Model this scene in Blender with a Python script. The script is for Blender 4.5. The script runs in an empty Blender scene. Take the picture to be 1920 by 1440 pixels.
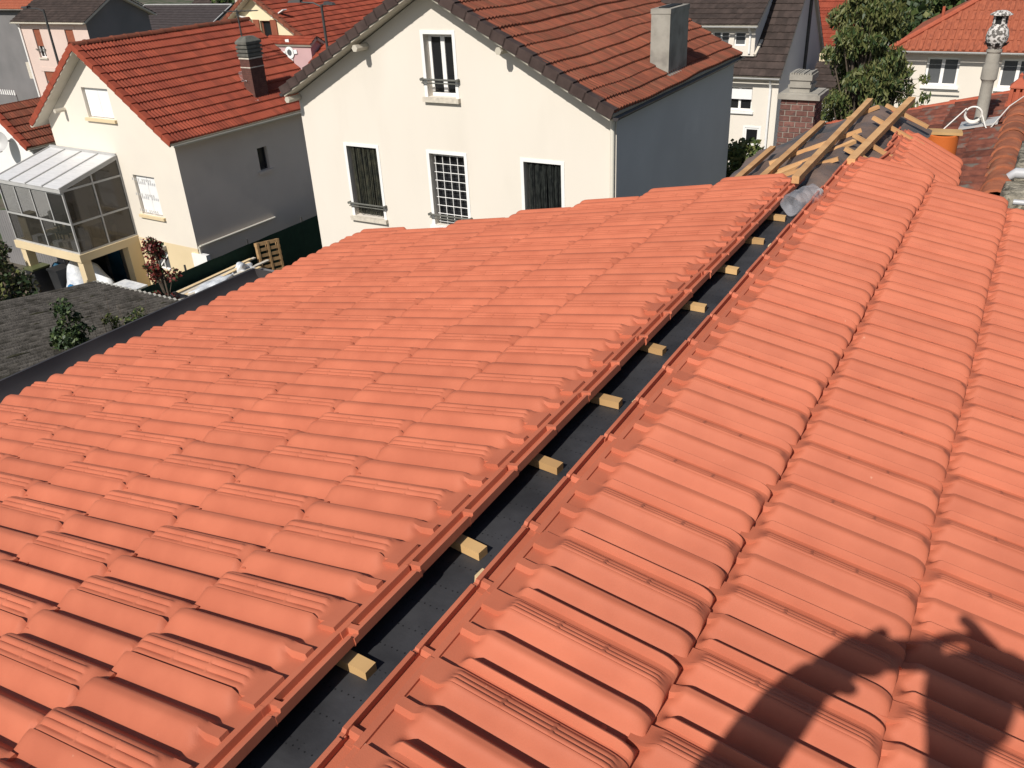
import bpy, bmesh, math, random
import numpy as np
from mathutils import Vector, Matrix
from mathutils.geometry import tessellate_polygon
random.seed(7); RNG = np.random.default_rng(7)
SC = bpy.context.scene; COL = SC.collection
Z0 = 10.8                                   # camera height above the gardens, metres

# ---------------------------------------------------------------- camera, sky, sun
cam = bpy.data.cameras.new('camera'); cam.sensor_width = 36; cam.lens = 1601.13 / 1920 * 36
cam.clip_start = 0.05; cam.clip_end = 600
co = bpy.data.objects.new('camera', cam); COL.objects.link(co); SC.camera = co
rt, dn, fw = Vector((0.86481, 0.49989, -0.04695)), Vector((0.20139, -0.43101, -0.87959)), Vector((-0.45993, 0.75123, -0.47341))
co.matrix_world = Matrix(((rt.x, -dn.x, -fw.x, 0), (rt.y, -dn.y, -fw.y, 0), (rt.z, -dn.z, -fw.z, Z0), (0, 0, 0, 1)))
SUN_EL, SUN_AZ = math.radians(42.0), math.radians(1.6)     # light travels along +Y, az to +X
w = bpy.data.worlds.new('World'); SC.world = w; w.use_nodes = True
nt = w.node_tree; bg = nt.nodes['Background']; sky = nt.nodes.new('ShaderNodeTexSky'); sky.sky_type = 'NISHITA'
sky.sun_disc = False; sky.sun_elevation = SUN_EL; sky.sun_rotation = math.radians(180) + SUN_AZ
nt.links.new(sky.outputs[0], bg.inputs[0]); bg.inputs[1].default_value = 0.068
sl = bpy.data.lights.new('sun', 'SUN'); sl.energy = 4.6; sl.angle = math.radians(0.53); sl.color = (1.0, 0.95, 0.87)
so = bpy.data.objects.new('sun', sl); COL.objects.link(so); so.location = (0, -20, 40)
Ld = Vector((math.sin(SUN_AZ) * math.cos(SUN_EL), math.cos(SUN_AZ) * math.cos(SUN_EL), -math.sin(SUN_EL)))
so.rotation_euler = Ld.to_track_quat('-Z', 'Y').to_euler()
SC.view_settings.view_transform = 'Standard'; SC.view_settings.look = 'None'
SC.view_settings.exposure = 0.04; SC.view_settings.gamma = 1.0; SC.view_settings.use_curve_mapping = False

# ---------------------------------------------------------------- materials
def mat(name, c1, c2=None, scale=6.0, rough=0.85, bump=0.0, bscale=60.0, rnd=0.0, detail=5.0, lo=0.35, hi=0.65, c3=None, s3=2.0, t3=(0.6, 0.7), stretch=None, spec=0.3, bdist=0.01, cells=0):
    """colour c1..c2 by noise, optional blotches c3, optional per-object brightness spread rnd, optional bump"""
    m = bpy.data.materials.new(name); m.use_nodes = True
    n = m.node_tree; N = n.nodes; K = n.links.new; b = N['Principled BSDF']
    b.inputs['Roughness'].default_value = rough; b.inputs['Specular IOR Level'].default_value = spec
    tc = N.new('ShaderNodeTexCoord'); src = tc.outputs['Object']
    if stretch:
        mp = N.new('ShaderNodeMapping'); mp.inputs['Scale'].default_value = stretch; K(src, mp.inputs[0]); src = mp.outputs[0]
    if rnd:
        oi = N.new('ShaderNodeObjectInfo'); off = N.new('ShaderNodeVectorMath'); off.operation = 'MULTIPLY_ADD'
        cb = N.new('ShaderNodeCombineXYZ'); K(oi.outputs['Random'], cb.inputs[0]); K(oi.outputs['Random'], cb.inputs[1])
        off.inputs[1].default_value = (37, 53, 0); K(cb.outputs[0], off.inputs[0]); K(src, off.inputs[2]); src = off.outputs[0]
    def noise(s, d):
        t = N.new('ShaderNodeTexNoise'); t.inputs['Scale'].default_value = s; t.inputs['Detail'].default_value = d; K(src, t.inputs['Vector']); return t.outputs[0]
    def ramp(f, a, z):
        r = N.new('ShaderNodeMapRange'); r.inputs[1].default_value = a; r.inputs[2].default_value = z; K(f, r.inputs[0]); return r.outputs[0]
    def mix(f, a, z):
        x = N.new('ShaderNodeMix'); x.data_type = 'RGBA'
        if hasattr(f, 'links'): K(f, x.inputs[0])
        else: x.inputs[0].default_value = f
        for v, i in ((a, 6), (z, 7)):
            if hasattr(v, 'links'): K(v, x.inputs[i])
            else: x.inputs[i].default_value = (*v, 1)
        return x.outputs[2]
    col = mix(ramp(noise(scale, detail), lo, hi), c1, c2 or c1)
    if c3: col = mix(ramp(noise(s3, 6), *t3), col, c3)
    if rnd:
        h = N.new('ShaderNodeHueSaturation'); K(col, h.inputs['Color'])
        mr = N.new('ShaderNodeMapRange'); mr.inputs[3].default_value = 1 - rnd; mr.inputs[4].default_value = 1 + rnd; K(oi.outputs['Random'], mr.inputs[0]); K(mr.outputs[0], h.inputs['Value']); col = h.outputs[0]
    if cells:                                  # tone of each single tile along its course
        oj = N.new('ShaderNodeObjectInfo'); sx = N.new('ShaderNodeSeparateXYZ'); K(tc.outputs['Object'], sx.inputs[0])
        fl = N.new('ShaderNodeMath'); fl.operation = 'SNAP'; K(sx.outputs[0], fl.inputs[0]); fl.inputs[1].default_value = cells
        ad = N.new('ShaderNodeMath'); ad.operation = 'MULTIPLY_ADD'; K(oj.outputs['Random'], ad.inputs[0]); ad.inputs[1].default_value = 731.0; K(fl.outputs[0], ad.inputs[2])
        wn = N.new('ShaderNodeTexWhiteNoise'); wn.noise_dimensions = '1D'; K(ad.outputs[0], wn.inputs['W'])
        h2 = N.new('ShaderNodeHueSaturation'); K(col, h2.inputs['Color']); m2 = N.new('ShaderNodeMapRange'); m2.inputs[3].default_value = 0.80; m2.inputs[4].default_value = 1.16; K(wn.outputs['Value'], m2.inputs[0]); K(m2.outputs[0], h2.inputs['Value']); col = h2.outputs[0]
    K(col, b.inputs['Base Color'])
    if bump:
        bp = N.new('ShaderNodeBump'); bp.inputs['Strength'].default_value = bump; bp.inputs['Distance'].default_value = bdist
        K(noise(bscale, 6), bp.inputs['Height']); K(bp.outputs[0], b.inputs['Normal'])
    return m
def glass(name, c, rough=0.04, alpha=None, trans=0.0):
    m = bpy.data.materials.new(name); m.use_nodes = True; b = m.node_tree.nodes['Principled BSDF']
    b.inputs['Base Color'].default_value = (*c, 1); b.inputs['Roughness'].default_value = rough; b.inputs['Specular IOR Level'].default_value = 0.5
    if alpha is not None: b.inputs['Alpha'].default_value = alpha
    b.inputs['Transmission Weight'].default_value = trans
    return m
M = {}
M['tile'] = mat('orange_clay', (0.45, 0.124, 0.066), (0.515, 0.150, 0.081), 7, 0.68, 0.18, 380, 0.05, c3=(0.56, 0.25, 0.16), s3=60, t3=(0.735, 0.80), spec=0.30, bdist=0.002)
M['old_tile'] = mat('weathered_clay', (0.13, 0.042, 0.028), (0.22, 0.072, 0.045), 14, 0.9, 0.35, 90, 0.30, c3=(0.14, 0.12, 0.10), s3=9, t3=(0.55, 0.68))
M['ridge_clay'] = mat('ridge_clay', (0.25, 0.085, 0.045), (0.38, 0.13, 0.065), 9, 0.85, 0.25, 80, 0.2, c3=(0.19, 0.16, 0.12), s3=8, t3=(0.6, 0.75))
M['membrane'] = mat('roof_membrane', (0.028, 0.028, 0.031), (0.05, 0.05, 0.055), 7, 0.55, 0.25, 25, spec=0.35)
M['film'] = mat('brown_underlay', (0.125, 0.088, 0.074), (0.20, 0.142, 0.116), 3, 0.55, 0.5, 9, c3=(0.085, 0.078, 0.078), s3=4, t3=(0.5, 0.65), bdist=0.03)
M['wood'] = mat('fresh_pine', (0.46, 0.27, 0.115), (0.60, 0.38, 0.17), 5, 0.75, 0.2, 60, 0.12, stretch=(1, 0.12, 1), bdist=0.003)
M['wood_warm'] = mat('warm_pine', (0.50, 0.265, 0.115), (0.62, 0.36, 0.165), 7, 0.75, 0.2, 60, 0.14, bdist=0.003)
M['wood2'] = mat('pale_pine', (0.68, 0.50, 0.28), (0.78, 0.60, 0.36), 8, 0.75, 0.2, 60, 0.1, bdist=0.003)
M['gutter'] = mat('dark_zinc', (0.040, 0.036, 0.038), (0.062, 0.055, 0.055), 3, 0.5, spec=0.4)
M['cream'] = mat('cream_render', (0.72, 0.665, 0.585), (0.755, 0.695, 0.615), 0.7, 0.95, 0.18, 90, c3=(0.675, 0.62, 0.54), s3=0.9, t3=(0.55, 0.85), stretch=(1, 1, 0.32), bdist=0.006)
M['cream2'] = mat('pale_render', (0.715, 0.655, 0.575), (0.75, 0.69, 0.60), 0.7, 0.95, 0.15, 80, bdist=0.006)
M['sand'] = mat('sand_render', (0.66, 0.53, 0.335), (0.71, 0.575, 0.37), 1, 0.95, 0.15, 80, bdist=0.006)
M['shade_pale_render'] = mat('shade_pale_render', (0.70, 0.61, 0.53), (0.75, 0.66, 0.575), 0.5, 0.95, 0.25, 30, c3=(0.63, 0.55, 0.48), s3=0.6, t3=(0.5, 0.75), bdist=0.006)  # copy of the pale render toned for sunless side walls; shade in the colour
M['shade_cream'] = mat('shade_cream_render', (0.56, 0.535, 0.52), (0.62, 0.595, 0.58), 0.5, 0.95, 0.2, 40, c3=(0.67, 0.645, 0.62), s3=0.7, t3=(0.6, 0.9), bdist=0.006)  # cream render copied darker for sunless sides, shade put into the colour
M['pink'] = mat('pink_render', (0.62, 0.485, 0.425), (0.66, 0.52, 0.46), 0.8, 0.95, 0.15, 60, bdist=0.006)
M['mauve'] = mat('mauve_render', (0.52, 0.33, 0.33), (0.56, 0.36, 0.36), 0.8, 0.95)
M['yellow'] = mat('yellow_render', (0.76, 0.64, 0.42), (0.79, 0.67, 0.46), 0.8, 0.95)
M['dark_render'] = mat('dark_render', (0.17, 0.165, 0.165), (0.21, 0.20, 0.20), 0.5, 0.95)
M['white'] = mat('white_paint', (0.80, 0.79, 0.77), (0.84, 0.83, 0.81), 3, 0.55)
M['stone'] = mat('sill_stone', (0.52, 0.47, 0.40), (0.66, 0.60, 0.50), 12, 0.9, 0.3, 60)
M['soffit'] = mat('beige_soffit', (0.50, 0.46, 0.38), (0.55, 0.50, 0.42), 2, 0.85)
M['red_tile'] = mat('red_roof_tile', (0.235, 0.046, 0.025), (0.29, 0.062, 0.032), 1.2, 0.8, 0.2, 30, 0.07, cells=0.22)
M['red_verge'] = mat('red_verge_tile', (0.26, 0.052, 0.028), (0.32, 0.068, 0.036), 3, 0.8, 0, rnd=0.1)
M['worn_tile'] = mat('worn_roof_tile', (0.19, 0.056, 0.033), (0.265, 0.078, 0.042), 2.5, 0.85, 0.3, 40, 0.10, c3=(0.13, 0.06, 0.036), s3=1.6, t3=(0.45, 0.75), stretch=(7, 0.8, 1), cells=0.2)
M['brown_verge'] = mat('brown_verge_tile', (0.052, 0.034, 0.030), (0.075, 0.05, 0.044), 5, 0.8, 0, rnd=0.12)
M['brown_tile'] = mat('brown_roof_tile', (0.040, 0.029, 0.025), (0.062, 0.044, 0.038), 3, 0.85, 0.4, 16, 0.08, c3=(0.16, 0.14, 0.12), s3=3, t3=(0.72, 0.95), cells=0.25)
M['slate'] = mat('dark_slate', (0.042, 0.034, 0.034), (0.062, 0.05, 0.05), 3, 0.8, 0.3, 14, 0.08)
M['orange_tile'] = mat('orange_roof_tile', (0.30, 0.082, 0.044), (0.39, 0.115, 0.06), 4, 0.85, 0.3, 12, 0.06, c3=(0.24, 0.07, 0.04), s3=3, t3=(0.52, 0.68), stretch=(4, 1, 1))
M['concrete'] = mat('grey_concrete', (0.27, 0.25, 0.215), (0.36, 0.335, 0.29), 3, 0.95, 0.4, 30, c3=(0.19, 0.175, 0.155), s3=2.2, t3=(0.52, 0.7), bdist=0.01)
M['rough_stone'] = mat('mossy_concrete', (0.20, 0.18, 0.14), (0.36, 0.325, 0.255), 22, 0.97, 1.0, 34, c3=(0.10, 0.095, 0.07), s3=30, t3=(0.52, 0.64), bdist=0.02)
M['old_concrete'] = mat('blackened_concrete', (0.10, 0.098, 0.085), (0.155, 0.15, 0.13), 5, 0.95, 0.4, 30)
M['old_brick'] = mat('sooty_brick', (0.10, 0.045, 0.036), (0.145, 0.066, 0.052), 9, 0.92)
M['lichen'] = mat('lichen_metal', (0.12, 0.11, 0.10), (0.62, 0.59, 0.56), 42, 0.9, 0.4, 60, lo=0.46, hi=0.54)
M['brick'] = mat('dark_red_brick', (0.14, 0.066, 0.054), (0.20, 0.095, 0.078), 30, 0.92, 0.5, 90, 0.3, c3=(0.10, 0.06, 0.055), s3=14, t3=(0.55, 0.7), bdist=0.004)
M['mortar'] = mat('grey_mortar', (0.24, 0.205, 0.175), (0.33, 0.285, 0.24), 18, 0.95, 0.4, 60)
M['chimney_brick'] = mat('brown_brick', (0.075, 0.04, 0.034), (0.11, 0.06, 0.05), 6, 0.9)
M['metal'] = mat('grey_metal', (0.40, 0.40, 0.41), (0.48, 0.48, 0.49), 4, 0.38, spec=0.6)
M['alu'] = mat('grey_aluminium', (0.40, 0.395, 0.385), (0.46, 0.455, 0.445), 3, 0.45, spec=0.5)
M['dark_metal'] = mat('dark_metal', (0.045, 0.045, 0.045), (0.065, 0.062, 0.06), 4, 0.5)
M['iron'] = mat('grey_iron_rail', (0.10, 0.10, 0.09), (0.15, 0.15, 0.13), 8, 0.6)
M['pipe'] = mat('cream_pipe', (0.70, 0.66, 0.57), None, 3, 0.5)
M['orange_pipe'] = mat('orange_pvc', (0.55, 0.135, 0.03), (0.60, 0.155, 0.04), 3, 0.45)
M['terracotta'] = mat('terracotta', (0.36, 0.085, 0.045), (0.42, 0.11, 0.06), 8, 0.8)
M['dark'] = mat('dark_opening', (0.012, 0.012, 0.012), (0.02, 0.02, 0.02), 3, 0.7)
M['pane'] = glass('window_glass', (0.015, 0.016, 0.018), 0.06)
M['pane2'] = glass('curtained_glass', (0.10, 0.105, 0.11), 0.12)
M['veranda_glass'] = glass('veranda_glass', (0.035, 0.034, 0.031), 0.03, 0.52)
M['side_glass'] = glass('side_glass', (0.085, 0.072, 0.058), 0.05, 0.70)
M['poly'] = mat('white_polycarbonate', (0.58, 0.58, 0.585), (0.66, 0.66, 0.665), 2, 0.35, stretch=(1, 8, 1), spec=0.5)
M['shutter'] = mat('white_shutter', (0.80, 0.80, 0.80), None, 3, 0.5)
M['red_shutter'] = mat('red_brown_shutter', (0.24, 0.075, 0.04), (0.28, 0.09, 0.05), 6, 0.7)
M['bead'] = mat('dark_bead_curtain', (0.02, 0.025, 0.02), (0.085, 0.082, 0.055), 14, 0.45, stretch=(1, 1, 0.5), spec=0.6)
M['bead2'] = mat('black_bead_curtain', (0.012, 0.015, 0.015), (0.05, 0.055, 0.05), 16, 0.35, stretch=(1, 1, 0.5), spec=0.7)
M['earth'] = mat('garden_ground', (0.09, 0.075, 0.055), (0.16, 0.14, 0.11), 0.8, 0.95, 0.5, 8, c3=(0.05, 0.075, 0.03), s3=0.35, t3=(0.45, 0.6))
M['paving'] = mat('concrete_paving', (0.24, 0.22, 0.19), (0.30, 0.275, 0.24), 1.2, 0.95, 0.2, 20)
M['asphalt'] = mat('asphalt', (0.045, 0.045, 0.047), (0.06, 0.06, 0.06), 3, 0.9, 0.3, 60)
M['shed'] = mat('mossy_fibre_cement', (0.085, 0.076, 0.066), (0.145, 0.13, 0.112), 6, 0.97, 0.8, 26, c3=(0.05, 0.045, 0.036), s3=3.2, t3=(0.48, 0.66), bdist=0.02)
M['moss_shade'] = mat('moss_streak_shade', (0.03, 0.03, 0.016), (0.06, 0.055, 0.032), 20, 0.98)
M['shed_edge'] = mat('pale_fibre_cement_edge', (0.6, 0.58, 0.52), None, 3, 0.9)
M['mesh'] = mat('green_screen', (0.004, 0.026, 0.017), (0.006, 0.034, 0.022), 5, 0.8, 0.2, 120)
M['pallet'] = mat('pallet_wood', (0.31, 0.19, 0.09), (0.40, 0.255, 0.125), 6, 0.85, 0.2, 40, 0.15)
M['sheet'] = mat('white_plastic_sheet', (0.52, 0.55, 0.60), (0.72, 0.74, 0.76), 5, 0.4, 0.5, 9, bdist=0.03)
M['blue'] = mat('blue_plastic', (0.02, 0.15, 0.36), (0.03, 0.21, 0.46), 5, 0.4, 0.3, 12)
M['blue_door'] = mat('blue_door', (0.015, 0.09, 0.17), None, 3, 0.6)
M['black_plastic'] = mat('black_plastic', (0.02, 0.021, 0.023), (0.03, 0.031, 0.033), 3, 0.45)
M['green_plastic'] = mat('olive_plastic', (0.10, 0.11, 0.05), None, 3, 0.5)
M['bottle'] = glass('clear_plastic', (0.50, 0.50, 0.54), 0.08, 0.30)
M['cable'] = mat('white_cable', (0.76, 0.73, 0.68), None, 3, 0.5)
M['leaf_a'] = mat('leaf_green', (0.055, 0.085, 0.022), (0.085, 0.115, 0.034), 2, 0.55, spec=0.4)
M['leaf_b'] = mat('leaf_olive', (0.105, 0.115, 0.035), (0.15, 0.155, 0.055), 2, 0.55, spec=0.4)
M['leaf_c'] = mat('leaf_dark', (0.022, 0.042, 0.014), (0.035, 0.06, 0.02), 2, 0.55, spec=0.4)
M['leaf_red'] = mat('leaf_red', (0.11, 0.014, 0.012), (0.17, 0.028, 0.02), 2, 0.5, spec=0.4)
M['leaf_white'] = mat('pale_petal', (0.65, 0.60, 0.48), None, 2, 0.7)
M['bark'] = mat('bark', (0.09, 0.068, 0.05), (0.14, 0.11, 0.085), 10, 0.95, 0.5, 40)
M['skin'] = mat('skin', (0.50, 0.30, 0.22), None, 3, 0.6)
M['cloth'] = mat('dark_cotton', (0.05, 0.06, 0.09), None, 3, 0.9)
M['denim'] = mat('blue_denim', (0.05, 0.075, 0.13), None, 3, 0.9)
M['hair'] = mat('brown_hair', (0.03, 0.02, 0.014), None, 3, 0.7)
M['yellow_paint'] = mat('yellow_paint', (0.75, 0.36, 0.03), None, 3, 0.5)
M['green_barrel'] = mat('green_plastic_bin', (0.02, 0.11, 0.06), None, 3, 0.5)

def perforate(m):                             # rows of small punched dots across the roof membrane
    n = m.node_tree; N = n.nodes; K = n.links.new; b = N['Principled BSDF']; old = b.inputs['Base Color'].links[0].from_socket
    tc = N.new('ShaderNodeTexCoord'); mp = N.new('ShaderNodeMapping'); mp.inputs['Scale'].default_value = (66, 66, 0); K(tc.outputs['Object'], mp.inputs[0])
    v = N.new('ShaderNodeTexVoronoi'); v.inputs['Scale'].default_value = 1; v.inputs['Randomness'].default_value = 0.22; v.voronoi_dimensions = '2D'; K(mp.outputs[0], v.inputs['Vector'])
    sep = N.new('ShaderNodeSeparateXYZ'); K(tc.outputs['Object'], sep.inputs[0])
    r = N.new('ShaderNodeMapRange'); r.inputs[1].default_value = 0.10; r.inputs[2].default_value = 0.15; r.inputs[3].default_value = 1; r.inputs[4].default_value = 0; K(v.outputs['Distance'], r.inputs[0])
    def mth(op, a, v): q = N.new('ShaderNodeMath'); q.operation = op; K(a, q.inputs[0]); q.inputs[1].default_value = v; return q.outputs[0]
    band = mth('LESS_THAN', mth('FRACT', mth('MULTIPLY', sep.outputs[1], 15.0), 0), 0.24); mk = N.new('ShaderNodeMath'); mk.operation = 'MULTIPLY'; K(band, mk.inputs[0]); K(r.outputs[0], mk.inputs[1])
    x = N.new('ShaderNodeMix'); x.data_type = 'RGBA'; K(mk.outputs[0], x.inputs[0]); K(old, x.inputs[6]); x.inputs[7].default_value = (0.008, 0.008, 0.009, 1)
    K(x.outputs[2], b.inputs['Base Color'])
perforate(M['membrane'])

# ---------------------------------------------------------------- object helpers
def link(o, parent=None):
    COL.objects.link(o)
    if parent is not None:
        o.parent = parent
        if parent.type == 'EMPTY': o.matrix_parent_inverse = Matrix.Translation(-parent.location)
    return o
def tag(o, label=None, cat=None, group=None, kind=None):
    for k, v in (('label', label), ('category', cat), ('group', group), ('kind', kind)):
        if v: o[k] = v
    return o
def thing(name, label, cat, loc=(0, 0, 0), group=None):
    o = bpy.data.objects.new(name, None); o.location = Vector(loc); o.empty_display_size = 0.1; COL.objects.link(o)
    return tag(o, label, cat, group)
def mesh_obj(name, v, f, m, parent=None, smooth=False, angle=None):
    me = bpy.data.meshes.new(name); me.from_pydata([tuple(x) for x in v], [], f); me.update()
    for x in (m if isinstance(m, (list, tuple)) else [m]): me.materials.append(x)
    if smooth:
        me.polygons.foreach_set('use_smooth', [True] * len(me.polygons))
        if angle: me.set_sharp_from_angle(angle=math.radians(angle))
    return link(bpy.data.objects.new(name, me), parent)
def place(name, me, parent, mw):              # another object sharing mesh data, at world matrix mw
    o = bpy.data.objects.new(name, me); link(o, parent); o.matrix_basis = mw; return o
class B:                                       # collects shapes; build() links them as one mesh object (world coordinates)
    def __init__(s): s.v = []; s.f = []
    def add(s, v, f): k = len(s.v); s.v += [Vector(x) for x in v]; s.f += [tuple(i + k for i in q) for q in f]; return s
    def hexa(s, p):                            # 8 corners: bottom 0-3 ccw, top 4-7
        return s.add(p, [(3, 2, 1, 0), (4, 5, 6, 7), (0, 1, 5, 4), (1, 2, 6, 5), (2, 3, 7, 6), (3, 0, 4, 7)])
    def obox(s, o, a, b, c):                   # oriented box: corner o and three edge vectors
        o, a, b, c = map(Vector, (o, a, b, c))
        if a.cross(b).dot(c) < 0: o = o + a; a = -a
        return s.hexa([o, o + a, o + a + b, o + b, o + c, o + a + c, o + a + b + c, o + b + c])
    def box(s, x0, y0, z0, x1, y1, z1): return s.obox((x0, y0, z0), (x1 - x0, 0, 0), (0, y1 - y0, 0), (0, 0, z1 - z0))
    def bar(s, p, q, wd, h, up=(0, 0, 1)):     # rectangular beam from p to q
        p, q = Vector(p), Vector(q); d = (q - p); sd = d.cross(Vector(up)).normalized() * wd; u = sd.cross(d).normalized() * h
        return s.obox(p - sd / 2 - u / 2, d, sd, u)
    def tube(s, pts, r, n=8, cap=True):
        pts = [Vector(p) for p in pts]; k = len(s.v); rr = r if isinstance(r, (list, tuple)) else [r] * len(pts)
        for i, p in enumerate(pts):
            d = (pts[min(i + 1, len(pts) - 1)] - pts[max(i - 1, 0)]).normalized()
            a = d.cross(Vector((0, 0, 1)) if abs(d.z) < 0.9 else Vector((1, 0, 0))).normalized(); b = d.cross(a)
            for j in range(n):
                t = 2 * math.pi * j / n; s.v.append(p + (a * math.cos(t) + b * math.sin(t)) * rr[i])
        for i in range(len(pts) - 1):
            for j in range(n): s.f.append((k + i * n + j, k + i * n + (j + 1) % n, k + (i + 1) * n + (j + 1) % n, k + (i + 1) * n + j))
        if cap: s.f.append(tuple(k + j for j in reversed(range(n)))); s.f.append(tuple(k + (len(pts) - 1) * n + j for j in range(n)))
        return s
    def lathe(s, c, prof, n=20, ax=None):      # profile (r, h) around an axis through c
        c = Vector(c); ax = Vector(ax or (0, 0, 1)).normalized(); a = ax.orthogonal().normalized(); b = ax.cross(a); k = len(s.v)
        for r, h in prof:
            for j in range(n): t = 2 * math.pi * j / n; s.v.append(c + ax * h + (a * math.cos(t) + b * math.sin(t)) * r)
        for i in range(len(prof) - 1):
            for j in range(n): s.f.append((k + i * n + j, k + i * n + (j + 1) % n, k + (i + 1) * n + (j + 1) % n, k + (i + 1) * n + j))
        return s
    def build(s, name, m, parent=None, smooth=False, angle=40): return mesh_obj(name, s.v, s.f, m, parent, smooth, angle)
class Fr:                                      # a house's own frame: u to the right along its front, v away, z up (z counted from camera level)
    def __init__(s, az=0.0): a = math.radians(az); s.U = Vector((math.cos(a), -math.sin(a), 0)); s.V = Vector((math.sin(a), math.cos(a), 0)); s.Z = Vector((0, 0, 1))
    def p(s, u, v, z): return s.U * u + s.V * v + Vector((0, 0, z + Z0))
    def box(s, b, u0, v0, z0, u1, v1, z1): return b.obox(s.p(u0, v0, z0), s.U * (u1 - u0), s.V * (v1 - v0), s.Z * (z1 - z0))

def wall(name, m, parent, O, A, out, outline, holes=(), rev=0.2):
    """flat wall with real openings: O origin, A horizontal unit, out = outward normal; outline and holes in (a, z)"""
    P = lambda a, z: O + A * a + Vector((0, 0, z + Z0)); loops = [list(outline)] + [[(x0, y0), (x1, y0), (x1, y1), (x0, y1)] for x0, y0, x1, y1 in holes]
    flat = [P(*q) for L in loops for q in L]
    tris = tessellate_polygon([[Vector((q[0], q[1], 0)) for q in L] for L in loops])
    v = flat[:]; f = []
    for t in tris:
        n = (v[t[1]] - v[t[0]]).cross(v[t[2]] - v[t[0]]); f.append(tuple(t) if n.dot(out) > 0 else (t[0], t[2], t[1]))
    k = 0
    for li, L in enumerate(loops):
        n = len(L); base = len(v)
        if li: v += [flat[k + i] - out * rev for i in range(n)]
        for i in range(n if li else 0): f.append((k + i, k + (i + 1) % n, base + (i + 1) % n, base + i))
        k += n
    return mesh_obj(name, v, f, m, parent)

COURSE = {}
def course_mesh(key, length, pureau, pitch, amp, m, lip=0.058, spr=8, sag=0.15):
    kk = (key, round(length, 2), round(pureau, 3))
    if kk in COURSE: return COURSE[kk]
    n = max(1, round(length / pitch)); xs = []; hs = []
    for i in range(n):
        for j in range(spr): t = j / spr; xs.append((i + t) * length / n); hs.append(amp * (abs(math.sin(math.pi * t)) ** 0.85))
    xs.append(length); hs.append(0)
    v = []; f = []; c = len(xs)
    for y, dz, sc in ((-0.002, -lip, 0.6), (0.0, -0.004, 1), (0.012, 0.0, 1), (pureau + 0.04, 0, 1)):
        for x, h in zip(xs, hs): sg = sag * (0.022 * math.sin(x * 1.15 + length) + 0.012 * math.sin(x * 2.9)); v.append((x, y + sg * .8, sg + (h * sc + dz if y > -0.001 else h * .5 - lip)))
    for r in range(3):
        for i in range(c - 1): f.append((r * c + i, r * c + i + 1, (r + 1) * c + i + 1, (r + 1) * c + i))
    me = bpy.data.meshes.new('tile_course'); me.from_pydata(v, [], f); me.materials.append(m); me.polygons.foreach_set('use_smooth', [True] * len(f)); me.set_sharp_from_angle(angle=math.radians(50))
    COURSE[kk] = me; return me
def roof_slope(parent, p0, A, S, length, slen, nc, m, deck, pitch=0.1, amp=0.022, thick=0.12, key='r', courses=True, wob=0.0, name='roof'):
    """sloping deck (part) with its tile courses (sub-parts): p0 = eave corner, A along the eave, S up the slope"""
    A, S = Vector(A).normalized(), Vector(S).normalized(); N = A.cross(S)
    if N.z < 0: N = -N
    b = B(); b.obox(p0 - N * (thick + 0.012), A * length, S * slen, N * thick); d = b.build(name, deck, parent)
    if not courses: return d
    flip = A.cross(S).z < 0
    if flip: p0 = p0 + A * length; A = -A
    pu = slen / nc; me = course_mesh(key, length, pu, pitch, amp, m, sag=.6 if wob else .12); tilt = math.atan2(0.042, pu)
    for k in range(nc):
        S2 = (S * math.cos(tilt) - N * math.sin(tilt)); N2 = A.cross(S2); o = p0 + S * (pu * k) + N * (0.05 + random.uniform(-wob, wob)) + S * random.uniform(-wob, wob)
        place('tile_course', me, d, Matrix(((A.x, S2.x, N2.x, o.x), (A.y, S2.y, N2.y, o.y), (A.z, S2.z, N2.z, o.z), (0, 0, 0, 1))))
    return d
def ridge_tiles(parent, p, q, r, n, m, name='ridge_tile'):
    p, q = Vector(p), Vector(q); d = (q - p) / n; u = d.normalized(); a = u.cross(Vector((0, 0, 1))).normalized(); z = a.cross(u); v = []; f = []; k = 9
    for y, s in ((0, 1.12), (0.06, 1.12), (0.07, 1.0), (d.length + 0.03, 0.97)):
        for sh in (0, -0.02):
            for i in range(k): t = math.pi * i / (k - 1); v.append((math.cos(t) * (r * s + sh), y, math.sin(t) * (r * s + sh) * 0.95))
    for rw in range(3):
        for i in range(k - 1): o = rw * 2 * k; f.append((o + i + 1, o + i, o + 2 * k + i, o + 2 * k + i + 1))
    for i in range(k - 1): f.append((i, i + 1, k + i + 1, k + i))
    me = bpy.data.meshes.new(name); me.from_pydata(v, [], f); me.materials.append(m); me.polygons.foreach_set('use_smooth', [True] * len(f)); me.set_sharp_from_angle(angle=math.radians(45))
    for i in range(n):
        o = p + d * i + Vector((random.uniform(-1, 1), 0, random.uniform(-1, 1))) * r * 0.05
        place(name, me, parent, Matrix(((a.x, u.x, z.x, o.x), (a.y, u.y, z.y, o.y), (a.z, u.z, z.z, o.z), (0, 0, 0, 1))))
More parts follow.
